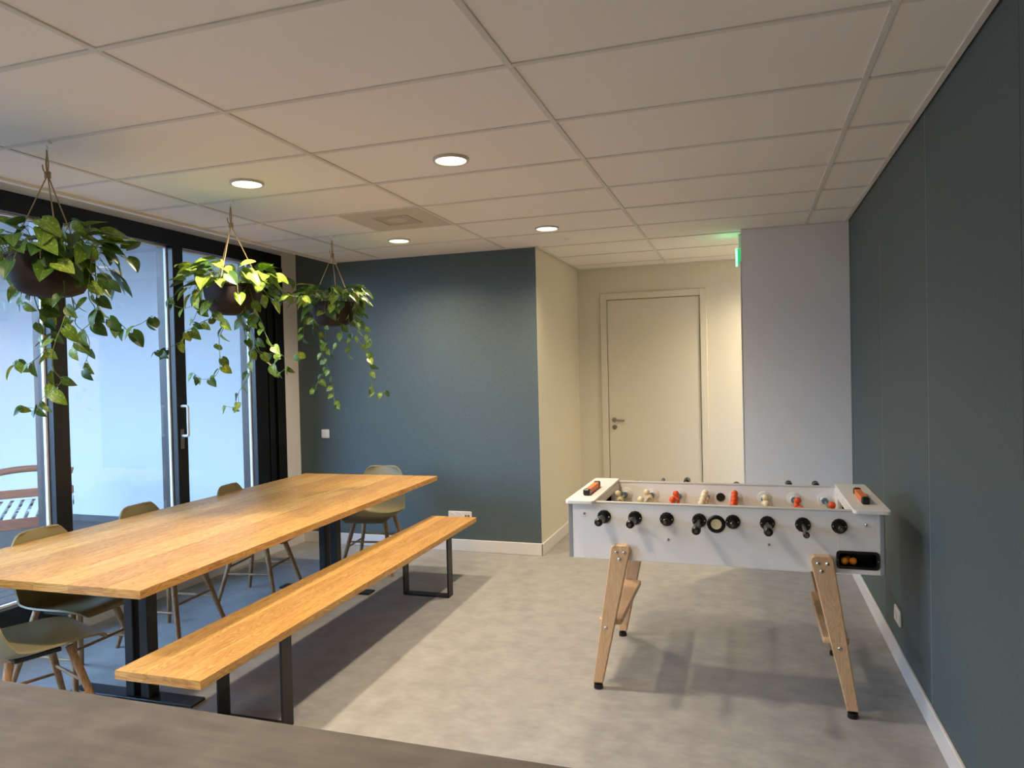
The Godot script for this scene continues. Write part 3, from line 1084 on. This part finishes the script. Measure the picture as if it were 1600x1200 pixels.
	for s in 2:
		for f in 2:
			var q := PackedVector2Array([Vector2(-0.762, 0.032), Vector2(-0.713, 0.032), Vector2(-0.566, 0.700), Vector2(-0.569, 0.718), Vector2(-0.582, 0.727), Vector2(-0.640, 0.727), Vector2(-0.654, 0.720), Vector2(-0.659, 0.705)])
			if s == 1:
				q = PackedVector2Array([Vector2(0.447, 0.032), Vector2(0.398, 0.032), Vector2(0.256, 0.700), Vector2(0.259, 0.718), Vector2(0.272, 0.727), Vector2(0.334, 0.727), Vector2(0.348, 0.720), Vector2(0.353, 0.705)])
			var lg := mb()
			var z := zf if f == 0 else zb - 0.036
			uv_shift = Vector2(0.3 * s, 0.4 * f)
			prism(lg, q, z, z + 0.036, 0.004)
			var leg := obj("leg", lg, M.beech, t, o)
			var x0: float = [-0.738, 0.423][s]
			var ft := mb()
			lathe(ft, [Vector2(0, 0), Vector2(0.023, 0), Vector2(0.024, 0.006), Vector2(0.022, 0.022), Vector2(0.010, 0.025), Vector2(0.010, 0.036), Vector2(0, 0.036)], 18, Transform3D(Basis.IDENTITY, Vector3(x0, 0, z + 0.018)))
			part_label(obj("foot", ft, M.black_plastic, leg), "black rubber foot")
			var top: float = [-0.612, 0.305][s]
			var zs := zf + 0.036 if f == 0 else zb - 0.036
			if f == 0:
				for d in [Vector2(-0.018, 0.692), Vector2(0.020, 0.692), Vector2(-0.004, 0.658)]:
					screw(leg, Vector3.ZERO, Vector3(top + d.x, d.y, zs))
				screw(leg, Vector3.ZERO, Vector3([-0.69, 0.372][s], 0.313, zs))
		uv_grain = 2
		var cx: float = [-0.676, 0.360][s]
		var sp := mb()
		prism(sp, round_rect(cx - 0.056, 3.541, cx + 0.056, 4.244, 0.012), 0.318, 0.346, 0.004, Transform3D(Basis(Vector3.RIGHT, Vector3.FORWARD, Vector3.UP), Vector3.ZERO))
		obj("stretcher", sp, M.beech, t, o)
		uv_grain = 1
	uv_grain = -1
	uv_shift = Vector2.ZERO
	# screws in the front panel
	for p in [Vector2(-0.796, 0.871), Vector2(-0.383, 0.759), Vector2(0.078, 0.759), Vector2(0.49, 0.870)]:
		screw(t, o, Vector3(p.x, p.y, zf), 0.0075)
	# ball entry rings
	st = mb()
	lathe(st, [Vector2(0.0235, 0.001), Vector2(0.027, 0.008), Vector2(0.037, 0.008), Vector2(0.043, 0.003), Vector2(0.043, 0)], 28, facing_z(Vector3(-0.156, 0.845, zf)))
	var er := part_label(obj("ball_entry", st, M.black_plastic, t, o), "black ball entry ring")
	st = mb()
	lathe(st, [Vector2(0.0245, 0.002), Vector2(0.013, -0.001), Vector2(0, -0.002)], 24, facing_z(Vector3(-0.156, 0.845, zf + 0.002)))
	obj("entry_cup", st, M.ivory, er)
	st = mb()
	lathe(st, [Vector2(0, 0.001), Vector2(0.020, 0.001), Vector2(0.023, 0.004), Vector2(0.025, 0)], 24, facing_z(Vector3(-0.159, 0.855, zb + 0.024)))
	obj("ball_entry", st, M.black_plastic, t, o)
	# ball return tray
	st = mb()
	ring_plate(st, round_rect(0.366, 0.667, 0.544, 0.749, 0.016), round_rect(0.378, 0.678, 0.532, 0.738, 0.012), zf, zf + 0.004)
	part_label(obj("tray_bezel", st, M.black_plastic, t, o), "black ball return tray")
	st = mb()
	box(st, Vector3(0.374, 0.670, zf - 0.10), Vector3(0.536, 0.678, zf - 0.001))
	box(st, Vector3(0.374, 0.738, zf - 0.10), Vector3(0.536, 0.744, zf - 0.001))
	box(st, Vector3(0.372, 0.670, zf - 0.10), Vector3(0.378, 0.744, zf - 0.001))
	box(st, Vector3(0.532, 0.670, zf - 0.10), Vector3(0.538, 0.744, zf - 0.001))
	box(st, Vector3(0.372, 0.670, zf - 0.105), Vector3(0.538, 0.744, zf - 0.10))
	obj("tray", st, M.black_plastic, t, o)
	for x in [0.3715, 0.5385]:
		screw(t, o, Vector3(x, 0.708, zf + 0.003), 0.004)
	# rods
	var near := [-3.382, -3.369, -3.46, -3.298, -3.453, -3.338, -3.31, -3.459]
	var far := [-4.68, -4.80, -4.80, -4.50, -4.67, -4.65, -4.77, -4.78]
	var men := [1, 2, 3, 5, 5, 3, 2, 1]
	var shift := [-0.12, -0.09, 0.02, 0.0, -0.01, 0.06, 0.05, 0.03]
	var lean := [0.35, 0.5, 0.12, 0.1, 0.02, -0.1, -0.12, -0.1]
	var pm := player_mesh()
	pm.generate_normals()
	var player: ArrayMesh = pm.commit()
	for i in 8:
		var ivory: bool = i in [0, 1, 3, 5]
		var at := Vector3(-0.694 + 0.1535 * i, 0.86, -3.89)
		var rod := mb()
		tube(rod, [Vector3(0, 0, near[i] + 0.01 - at.z), Vector3(0, 0, far[i] - at.z)], [0.0075], 12)
		var r := obj("rod", rod, M.steel, t, at + o)
		# grips at the players' side, small caps at the other end
		var zn: float = near[i] - at.z
		var zr: float = far[i] - at.z
		var grip := mb()
		if ivory:
			lathe(grip, [Vector2(0, 0), Vector2(0.013, 0.0), Vector2(0.0195, 0.007), Vector2(0.0205, 0.03), Vector2(0.0165, 0.055), Vector2(0.0185, 0.095), Vector2(0.0135, 0.108), Vector2(0, 0.108)], 18, Transform3D(Basis(Vector3.RIGHT, -PI / 2), Vector3(0, 0, zn)))
		else:
			lathe(grip, [Vector2(0, 0), Vector2(0.010, 0.0), Vector2(0.0135, 0.004), Vector2(0.0140, 0.024), Vector2(0.010, 0.03), Vector2(0, 0.03)], 16, Transform3D(Basis(Vector3.RIGHT, -PI / 2), Vector3(0, 0, zn)))
		part_label(obj("grip", grip, M.black_plastic, r), "black grip")
		var cap := mb()
		if ivory:
			lathe(cap, [Vector2(0, 0), Vector2(0.009, 0), Vector2(0.011, 0.004), Vector2(0.011, 0.02), Vector2(0, 0.022)], 14, Transform3D(Basis(Vector3.RIGHT, PI / 2), Vector3(0, 0, zr)))
		else:
			lathe(cap, [Vector2(0, 0), Vector2(0.013, 0), Vector2(0.020, 0.008), Vector2(0.0205, 0.03), Vector2(0.0165, 0.055), Vector2(0.0185, 0.095), Vector2(0, 0.106)], 16, Transform3D(Basis(Vector3.RIGHT, PI / 2), Vector3(0, 0, zr)))
		obj("end_cap", cap, M.black_plastic, r)
		for z in [zf + 0.0, zb + 0.024, zb]:
			var bo := mb()
			var outer: bool = z != zb + 0.024
			var tr := Transform3D(Basis(Vector3.RIGHT, PI / 2 if z != zb else -PI / 2), Vector3(0, 0, z - at.z))
			if outer:
				lathe(bo, [Vector2(0.034, 0), Vector2(0.034, 0.008), Vector2(0.031, 0.010), Vector2(0.017, 0.010), Vector2(0.015, 0.016), Vector2(0.008, 0.016)], 12, tr)
				var b := obj("rod_bearing", bo, M.black_plastic, t, at + o)
				if z == zf:
					for sx in [-1, 1]:
						screw(b, Vector3.ZERO, Vector3(sx * 0.0255, 0, z - at.z + 0.0095), 0.0042)
			else:
				lathe(bo, [Vector2(0.037, 0), Vector2(0.037, 0.003), Vector2(0.032, 0.006), Vector2(0.020, 0.007), Vector2(0.018, 0.014), Vector2(0.009, 0.016)], 22, tr)
				obj("rod_bearing", bo, M.plastic_white, t, at + o)
		# bumpers near both side walls
		for s in [-1, 1]:
			var bz: float = (zb + 0.05 - at.z) if s < 0 else (zf - 0.052 - at.z)
			var bu := mb()
			lathe(bu, [Vector2(0.009, -0.014), Vector2(0.016, -0.013), Vector2(0.017, 0.0), Vector2(0.016, 0.013), Vector2(0.009, 0.014)], 16, Transform3D(Basis(Vector3.RIGHT, PI / 2), Vector3(0, 0, bz)))
			obj("bumper", bu, M.bumper_white, r)
			bu = mb()
			lathe(bu, [Vector2(0.009, -0.006), Vector2(0.0175, -0.005), Vector2(0.0175, 0.005), Vector2(0.009, 0.006)], 16, Transform3D(Basis(Vector3.RIGHT, PI / 2), Vector3(0, 0, bz - s * 0.022)))
			obj("bumper", bu, M.bumper_blue, r)
		var n: int = men[i]
		var gap: float = [0.0, 0.0, 0.24, 0.185, 0.0, 0.112][n]
		for k in n:
			var z: float = (k - (n - 1) / 2.0) * gap + shift[i]
			var p := put("player", player, M.ivory if ivory else M.orange, r, Vector3(0, 0, z))
			p.rotation.z = lean[i]
			part_label(p, "ivory player" if ivory else "orange player")
	# balls waiting in the tray: things of their own
	var bl := [[0.404, 0.0, -0.028, "yellow orange ball on the left in the black return tray"], [0.440, 0.0, -0.032, "yellow orange ball on the right in the black return tray"], [0.420, 0.0, -0.063, "yellow orange ball at the back of the black return tray"]]
	for b in bl:
		var st2 := mb()
		ball(st2, Vector3.ZERO, 0.0172, 20, 12)
		var m := obj("table_football_ball", st2, M.ball, self, Vector3(b[0], 0.6785 + 0.0172, zf + b[2]))
		tag(m, b[3], "ball", "balls in the return tray")

# ---------------------------------------------------------------- hanging pothos
func leaf_mesh(bend: float, fold: float) -> ArrayMesh:
	var st := mb()
	var nt := 9
	var ns := 6
	var g := []
	for i in nt + 1:
		var row := []
		var t := float(i) / nt
		for j in ns + 1:
			var s := j / (ns / 2.0) - 1.0
			var a := absf(s)
			var w := 0.40 * pow(sin(PI * pow(clampf(t * 0.97 + 0.03, 0, 1), 0.60)), 0.85)
			if i == 0: w = 0.17
			if i == nt: w = 0.0
			var y := t - 0.16 * pow(a, 1.3) * pow(1.0 - t, 4.0) * 1.1
			var z := fold * a * w - bend * t * t - 0.05 * sin(t * 7.0 + s * 2.0) * a * w
			row.append([Vector3(s * w, y, z), Vector2(s * 0.5 + 0.5, t)])
		g.append(row)
	st.set_smooth_group(1)
	for i in nt:
		for j in ns:
			for c in [[0, 0], [1, 1], [0, 1], [0, 0], [1, 0], [1, 1]]:
				var p: Array = g[i + c[0]][j + c[1]]
				st.set_uv(p[1])
				st.add_vertex(p[0])
	st.generate_normals()
	return st.commit()

func add_leaf(t: Node3D, stems: SurfaceTool, base: Vector3, tip: Vector3, normal: Vector3, size: float, meshes: Array, pale: float) -> void:
	var y := tip.normalized()
	var x := y.cross(normal).normalized()
	var z := x.cross(y)
	var petiole := base + y * size * 0.30 + Vector3(0, size * 0.10, 0)
	tube(stems, [base, base.lerp(petiole, 0.5) + Vector3(0, size * 0.12, 0), petiole], [0.0016, 0.0013, 0.0011], 4, false)
	var k := 3 if rng.randf() < 0.22 else (2 if rng.randf() < pale else (1 if rng.randf() < 0.5 else 0))
	var o := put("leaf", meshes[rng.randi() % meshes.size()], M.leaf[k], t)
	o.transform = Transform3D(Basis(x * size, y * size, z * size), petiole)

func plant(label: String, hook: Vector3, vines: Array, crown: int, leaf: float, pale: float, turn: float, spread: float) -> void:
	var t := thing("hanging_plant", label, "plant", hook, 0.0, "hanging plants by the windows")
	var rim := 2.15 - hook.y     # all heights below are from the hook
	var meshes := [leaf_mesh(0.12, 0.25), leaf_mesh(0.28, 0.35), leaf_mesh(0.05, 0.5), leaf_mesh(0.4, 0.15)]
	# ceiling hook
	var st := mb()
	box(st, Vector3(-0.022, -0.012, -0.011), Vector3(0.022, 0.0, 0.011), 0.002)
	tube(st, smooth_path([Vector3(0, -0.01, 0), Vector3(0, -0.022, 0), Vector3(0.007, -0.03, 0), Vector3(0, -0.037, 0), Vector3(-0.007, -0.03, 0)], 3), [0.002], 6)
	part_label(obj("ceiling_hook", st, M.plastic_white, t), "white ceiling clip")
	# rope: doubled to the knot, then three lines to the pot
	st = mb()
	var knot := 2.515 - hook.y
	for s in [-1, 1]:
		tube(st, smooth_path([Vector3(0, -0.034, 0), Vector3(s * 0.006, -0.06, s * 0.003), Vector3(s * 0.003, -0.10, -s * 0.003), Vector3(0, knot, 0)], 4), [0.0032], 6)
	tube(st, smooth_path([Vector3(0.004, knot, 0.004), Vector3(-0.014, knot + 0.02, 0.008), Vector3(-0.016, knot + 0.045, 0.01)], 3), [0.003], 6)
	for k in 3:
		var a := turn + TAU * k / 3.0
		tube(st, [Vector3(0, knot, 0), Vector3(cos(a) * 0.165, rim + 0.005, sin(a) * 0.165), Vector3(cos(a) * 0.171, rim - 0.03, sin(a) * 0.171)], [0.0030], 6)
	obj("rope", st, M.rope, t)
	st = mb()
	for k in 3:
		var pts := []
		for i in 13:
			var a := TAU * i / 12.0 + k
			pts.append(Vector3(cos(a) * 0.0095, knot + 0.008 * (k - 1) + 0.004 * sin(a * 2 + k), sin(a) * 0.0095))
		tube(st, pts, [0.0046], 6)
	obj("rope_knot", st, M.rope, t)
	# bowl
	st = mb()
	lathe(st, [Vector2(0, rim - 0.172), Vector2(0.085, rim - 0.172), Vector2(0.125, rim - 0.155), Vector2(0.150, rim - 0.115), Vector2(0.163, rim - 0.06), Vector2(0.168, rim - 0.012), Vector2(0.173, rim - 0.010), Vector2(0.173, rim), Vector2(0.164, rim), Vector2(0.158, rim - 0.06), Vector2(0.145, rim - 0.10)], 40)
	part_label(obj("pot", st, M.pot, t), "dark brown bowl pot")
	st = mb()
	lathe(st, [Vector2(0.158, rim - 0.028), Vector2(0.10, rim - 0.014), Vector2(0, rim - 0.008)], 24)
	obj("soil", st, M.soil, t)
	# trailing vines
	for line: String in vines:
		var pts := []
		var depth := rng.randf_range(-0.10, 0.14)
		var i := 0
		var parts := line.split(",")
		for pair in parts:
			var xy := pair.strip_edges().split(" ")
			var x := float(xy[0]) / 100.0
			var y := float(xy[1]) / 100.0
			var z := depth * minf(1.0, 0.5 + i * 0.25) + 0.03 * sin(i * 1.7 + depth * 20.0)
			if y > -0.16 and i < 3:      # leave the pot over its rim
				var need := 0.178
				if absf(x) < need and i > 0:
					z = signf(depth + 0.001) * sqrt(maxf(0.0, need * need - x * x)) + 0.01
				elif i == 0:
					y = 0.02
					z = z * 0.6
			pts.append(Vector3(x, rim + y, z))
			i += 1
		var path := smooth_path(pts, 4)
		var vs := mb()
		var rad := []
		for k in path.size():
			rad.append(lerpf(0.0026, 0.0011, float(k) / path.size()))
		tube(vs, path, rad, 5)
		var run := 0.03
		for k in range(1, path.size()):
			var a: Vector3 = path[k - 1]
			var b: Vector3 = path[k]
			run -= a.distance_to(b)
			if run < 0.0 or k == path.size() - 1:
				run = rng.randf_range(0.032, 0.06)
				var w := rng.randf() * TAU
				var tip := Vector3(cos(w) * 0.8, -0.75 + rng.randf_range(-0.3, 0.35), sin(w) * 0.6)
				var nrm := Vector3(rng.randf_range(-0.7, 0.7), 0.35, rng.randf_range(0.4, 1.0))
				var sz := leaf * rng.randf_range(0.7, 1.05) * (1.0 - 0.3 * float(k) / path.size())
				add_leaf(t, vs, b, tip, nrm, sz, meshes, pale)
		obj("vine", vs, M.vine, t)
	# crown over the rim
	var cs := mb()
	for k in crown:
		var a := rng.randf() * TAU
		var r := sqrt(rng.randf()) * 0.17
		var root := Vector3(cos(a) * r, rim - 0.01, sin(a) * r)
		var reach := rng.randf_range(0.03, 0.12) * spread
		var lift := rng.randf_range(0.01, 0.17) * (1.0 - 0.35 * r / 0.17)
		var drape := rng.randf() < 0.45 and r > 0.09
		var out := Vector3(cos(a), 0, sin(a))
		var base := root + out * reach + Vector3(0, lift, 0)
		if drape:
			base = out * (0.19 + rng.randf() * 0.07 * spread) + Vector3(0, rim + rng.randf_range(-0.10, 0.05), 0)
		tube(cs, smooth_path([root, root.lerp(base, 0.5) + Vector3(0, 0.04, 0), base], 3), [0.0022, 0.0016], 5, false)
		var w := a + rng.randf_range(-0.9, 0.9)
		var tip := Vector3(cos(w), rng.randf_range(-0.9, 0.45) - (0.7 if drape else 0.0), sin(w))
		var nrm := Vector3(cos(a) * 0.5, 1.0, sin(a) * 0.5) + Vector3(rng.randf_range(-0.5, 0.5), 0, rng.randf_range(-0.3, 0.6))
		if drape:
			nrm = out + Vector3(0, 0.5, 0)
		add_leaf(t, cs, base, tip, nrm, leaf * rng.randf_range(0.85, 1.3), meshes, pale)
	obj("stems", cs, M.vine, t).set_meta("kind", "stuff")

func build_plants() -> void:
	plant("trailing pothos in a dark bowl hanging nearest the camera, cut by the left photo edge", Vector3(-2.945, H, -2.4145), [
		"-14 1, -27 -1, -26 -5, -25 -11, -22 -17, -17 -20",
		"-7 -10, -11 -23, -13 -29, -14 -36, -16 -41, -20 -47, -31 -47, -35 -45",
		"2 -15, 7 -24, 8 -30, 10 -35, 9 -42, 10 -50",
		"12 -14, 15 -23, 16 -29, 15 -41, 14 -50, 13 -55, 10 -59, 8 -63, 3 -66, -4 -67, -9 -66",
		"26 -7, 26 -18, 25 -24, 22 -30, 20 -35, 15 -41",
		"23 -10, 26 -24, 29 -28, 32 -31, 38 -34, 44 -33, 47 -31, 49 -28",
		"20 -1, 28 -9, 33 -13",
		"18 -1, 23 -12, 25 -23",
		"-15 -7, -7 -19, -6 -28, -4 -34",
		"5 0, 17 12, 24 13, 14 15"], 96, 0.088, 0.15, 0.5, 1.15)
	plant("trailing pothos in a brown bowl hanging in the middle of the row of three", Vector3(-2.95, H, -3.6145), [
		"-10 3, -24 0, -29 -4, -34 -8, -42 -11, -48 -8, -53 -4",
		"-5 -9, -9 -17, -13 -22, -18 -26, -25 -27, -29 -32, -35 -36, -41 -39, -49 -38",
		"-2 -9, -1 -15, -1 -23, -1 -32, -1 -46, -6 -51, -9 -55, -13 -56, -19 -54, -25 -52",
		"3 -9, 4 -18, 5 -29, 5 -42, 4 -55, 0 -64, -2 -69, -6 -74, -12 -73",
		"11 -2, 13 -17, 14 -24, 21 -36, 26 -41, 32 -42",
		"14 0, 20 -14, 24 -23, 30 -31, 37 -40, 43 -45, 48 -42",
		"8 -9, 8 -21, 13 -37, 22 -48, 30 -53, 38 -49",
		"16 2, 27 -3, 36 -7, 42 -8",
		"-17 2, -21 -8, -21 -14, -21 -22"], 90, 0.082, 0.55, 1.3, 1.3)
	plant("trailing pothos in a brown bowl hanging in front of the blue back wall", Vector3(-3.005, H, -4.8145), [
		"-11 -3, -15 -16, -13 -22, -10 -32, -5 -41, -1 -54, -1 -64, 2 -75, 6 -78",
		"-7 -8, -5 -23, -6 -36, -8 -49, -12 -59, -16 -65, -22 -65",
		"9 -4, 10 -23, 9 -34, 6 -39",
		"14 -4, 16 -21, 16 -28, 13 -40",
		"16 -4, 19 -26, 24 -36, 25 -45, 26 -56, 30 -65, 33 -70, 37 -68",
		"18 -2, 22 -13, 27 -22, 30 -28, 34 -32",
		"-17 0, -27 -2, -30 -17, -34 -26",
		"-16 -2, -18 -9, -22 -13"], 96, 0.074, 0.45, 0.15, 1.15)

func build_counter() -> void:
	var c := obj("worktop", boxm(Vector3(-3.3, 0.87, -1.19), Vector3(0.35, 0.91, -0.45), 0.003), M.counter)
	tag(c, "dark brown stone look worktop across the lower left foreground", "worktop")
	var k := thing("kitchen_cabinet", "dark island cabinet below the brown worktop", "cabinet", Vector3(-1.475, 0, -0.82))
	obj("body", boxm(Vector3(-1.775, 0.1, -0.33), Vector3(1.775, 0.87, 0.33), 0.003), M.cabinet, k)
	obj("plinth", boxm(Vector3(-1.74, 0, -0.30), Vector3(1.74, 0.1, 0.30)), M.cabinet, k)

func wall_plate(st: SurfaceTool, w: float, h: float, t: Transform3D) -> void:
	prism(st, round_rect(-w / 2, -h / 2, w / 2, h / 2, 0.008), 0.0, 0.010, 0.0025, t)

func socket(parent: Node3D, t: Transform3D) -> void:
	var st := mb()
	lathe(st, [Vector2(0.030, 0.0095), Vector2(0.029, 0.0125), Vector2(0.0215, 0.0125), Vector2(0.0205, 0.004), Vector2(0, 0.004)], 24, t * Transform3D(Basis(Vector3.RIGHT, PI / 2), Vector3.ZERO))
	obj("outlet", st, M.plastic_white, parent)
	st = mb()
	for s in [-1, 1]:
		lathe(st, [Vector2(0.0028, 0.0045), Vector2(0, 0.0045)], 8, t * Transform3D(Basis(Vector3.RIGHT, PI / 2), Vector3(s * 0.0095, 0, 0)))
	obj("contact_hole", st, M.black_plastic, parent)

func build_fittings() -> void:
	# light switch
	var s := thing("light_switch", "white square light switch on the blue back wall left of the chair", "switch", Vector3(-3.837, 1.045, -5.95))
	var st := mb()
	wall_plate(st, 0.082, 0.082, Transform3D.IDENTITY)
	obj("plate", st, M.plastic_white, s)
	obj("rocker", boxm(Vector3(-0.026, -0.026, 0.008), Vector3(0.026, 0.026, 0.015), 0.003), M.plastic_white, s)
	# triple socket low on the back wall
	var k := thing("wall_socket", "white horizontal triple socket low on the blue wall above the bench end", "socket", Vector3(-2.472, 0.315, -5.95))
	st = mb()
	wall_plate(st, 0.224, 0.082, Transform3D.IDENTITY)
	obj("plate", st, M.plastic_white, k)
	for x in [-0.071, 0.0]:
		socket(k, Transform3D(Basis.IDENTITY, Vector3(x, 0, 0)))
	st = mb()
	box(st, Vector3(0.048, -0.018, 0.009), Vector3(0.068, 0.012, 0.0125), 0.001)
	box(st, Vector3(0.074, -0.018, 0.009), Vector3(0.094, 0.012, 0.0125), 0.001)
	obj("data_port", st, M.edge, k)
	# double socket on the right wall
	var r := thing("wall_socket", "white double socket low on the right wall beside the football table", "socket", Vector3(0.735, 0.258, -4.215), -PI / 2)
	st = mb()
	wall_plate(st, 0.152, 0.082, Transform3D.IDENTITY)
	obj("plate", st, M.plastic_white, r)
	for x in [-0.036, 0.036]:
		socket(r, Transform3D(Basis.IDENTITY, Vector3(x, 0, 0)))
	# air vent in the ceiling
	var v := thing("air_vent", "beige square ceiling air vent with a round centre between the downlights", "vent", Vector3(-2.292, H + 0.004, -4.5145))
	obj("vent_plate", boxm(Vector3(-0.289, -0.002, -0.287), Vector3(0.289, 0.014, 0.287), 0.002), M.vent, v)
	var a := mb()
	for i in 4:
		var q := [[-0.13, -0.13, 0.13, -0.115], [-0.13, 0.115, 0.13, 0.13], [-0.13, -0.115, -0.115, 0.115], [0.115, -0.115, 0.13, 0.115]][i] as Array
		box(a, Vector3(q[0], -0.006, q[1]), Vector3(q[2], 0.0, q[3]), 0.001)
	obj("inner_frame", a, M.vent_dark, v)
	obj("inner_plate", boxm(Vector3(-0.115, -0.0035, -0.115), Vector3(0.115, 0.0, 0.115)), M.vent_dark, v)
	st = mb()
	lathe(st, [Vector2(0, -0.007), Vector2(0.055, -0.007), Vector2(0.07, -0.005), Vector2(0.075, -0.003)], 28)
	obj("valve_disc", st, M.vent, v)
	# small ceiling sensor
	var d := thing("ceiling_sensor", "tiny round white sensor on the ceiling near the hall corner", "sensor", Vector3(-1.384, H + 0.006, -5.734))
	st = mb()
	lathe(st, [Vector2(0, -0.014), Vector2(0.014, -0.013), Vector2(0.018, -0.006), Vector2(0.036, -0.004), Vector2(0.038, 0.0)], 24)
	obj("sensor_body", st, M.plastic_white, d)
	# emergency exit sign: housing on the ceiling, lit acrylic panel below
	var e := thing("exit_sign", "small green glowing exit sign hanging beside the white wall section", "sign", Vector3(0.04, H, -6.16))
	obj("housing", boxm(Vector3(-0.100, -0.108, -0.03), Vector3(0.16, 0.0, 0.03), 0.004), M.plastic_white, e)
	var p := mb()
	prism(p, round_rect(-0.105, -0.235, 0.16, -0.105, 0.01), -0.004, 0.004, 0.001)
	part_label(obj("lit_panel", p, M.exit_face, e), "green lit panel")
	p = mb()
	box(p, Vector3(-0.121, -0.25, -0.007), Vector3(-0.105, -0.105, 0.007), 0.003)
	part_label(obj("lit_edge", p, M.exit_edge, e), "bright glowing edge of the sign")
	var l := OmniLight3D.new()
	l.name = "sign_light"
	l.light_color = Color(0.35, 1.0, 0.66)
	l.light_energy = 0.010
	l.light_size = 0.03
	l.omni_range = 8.0
	l.omni_attenuation = 2.0
	l.shadow_enabled = true
	e.add_child(l)
	l.position = Vector3(-0.17, -0.12, 0.0)
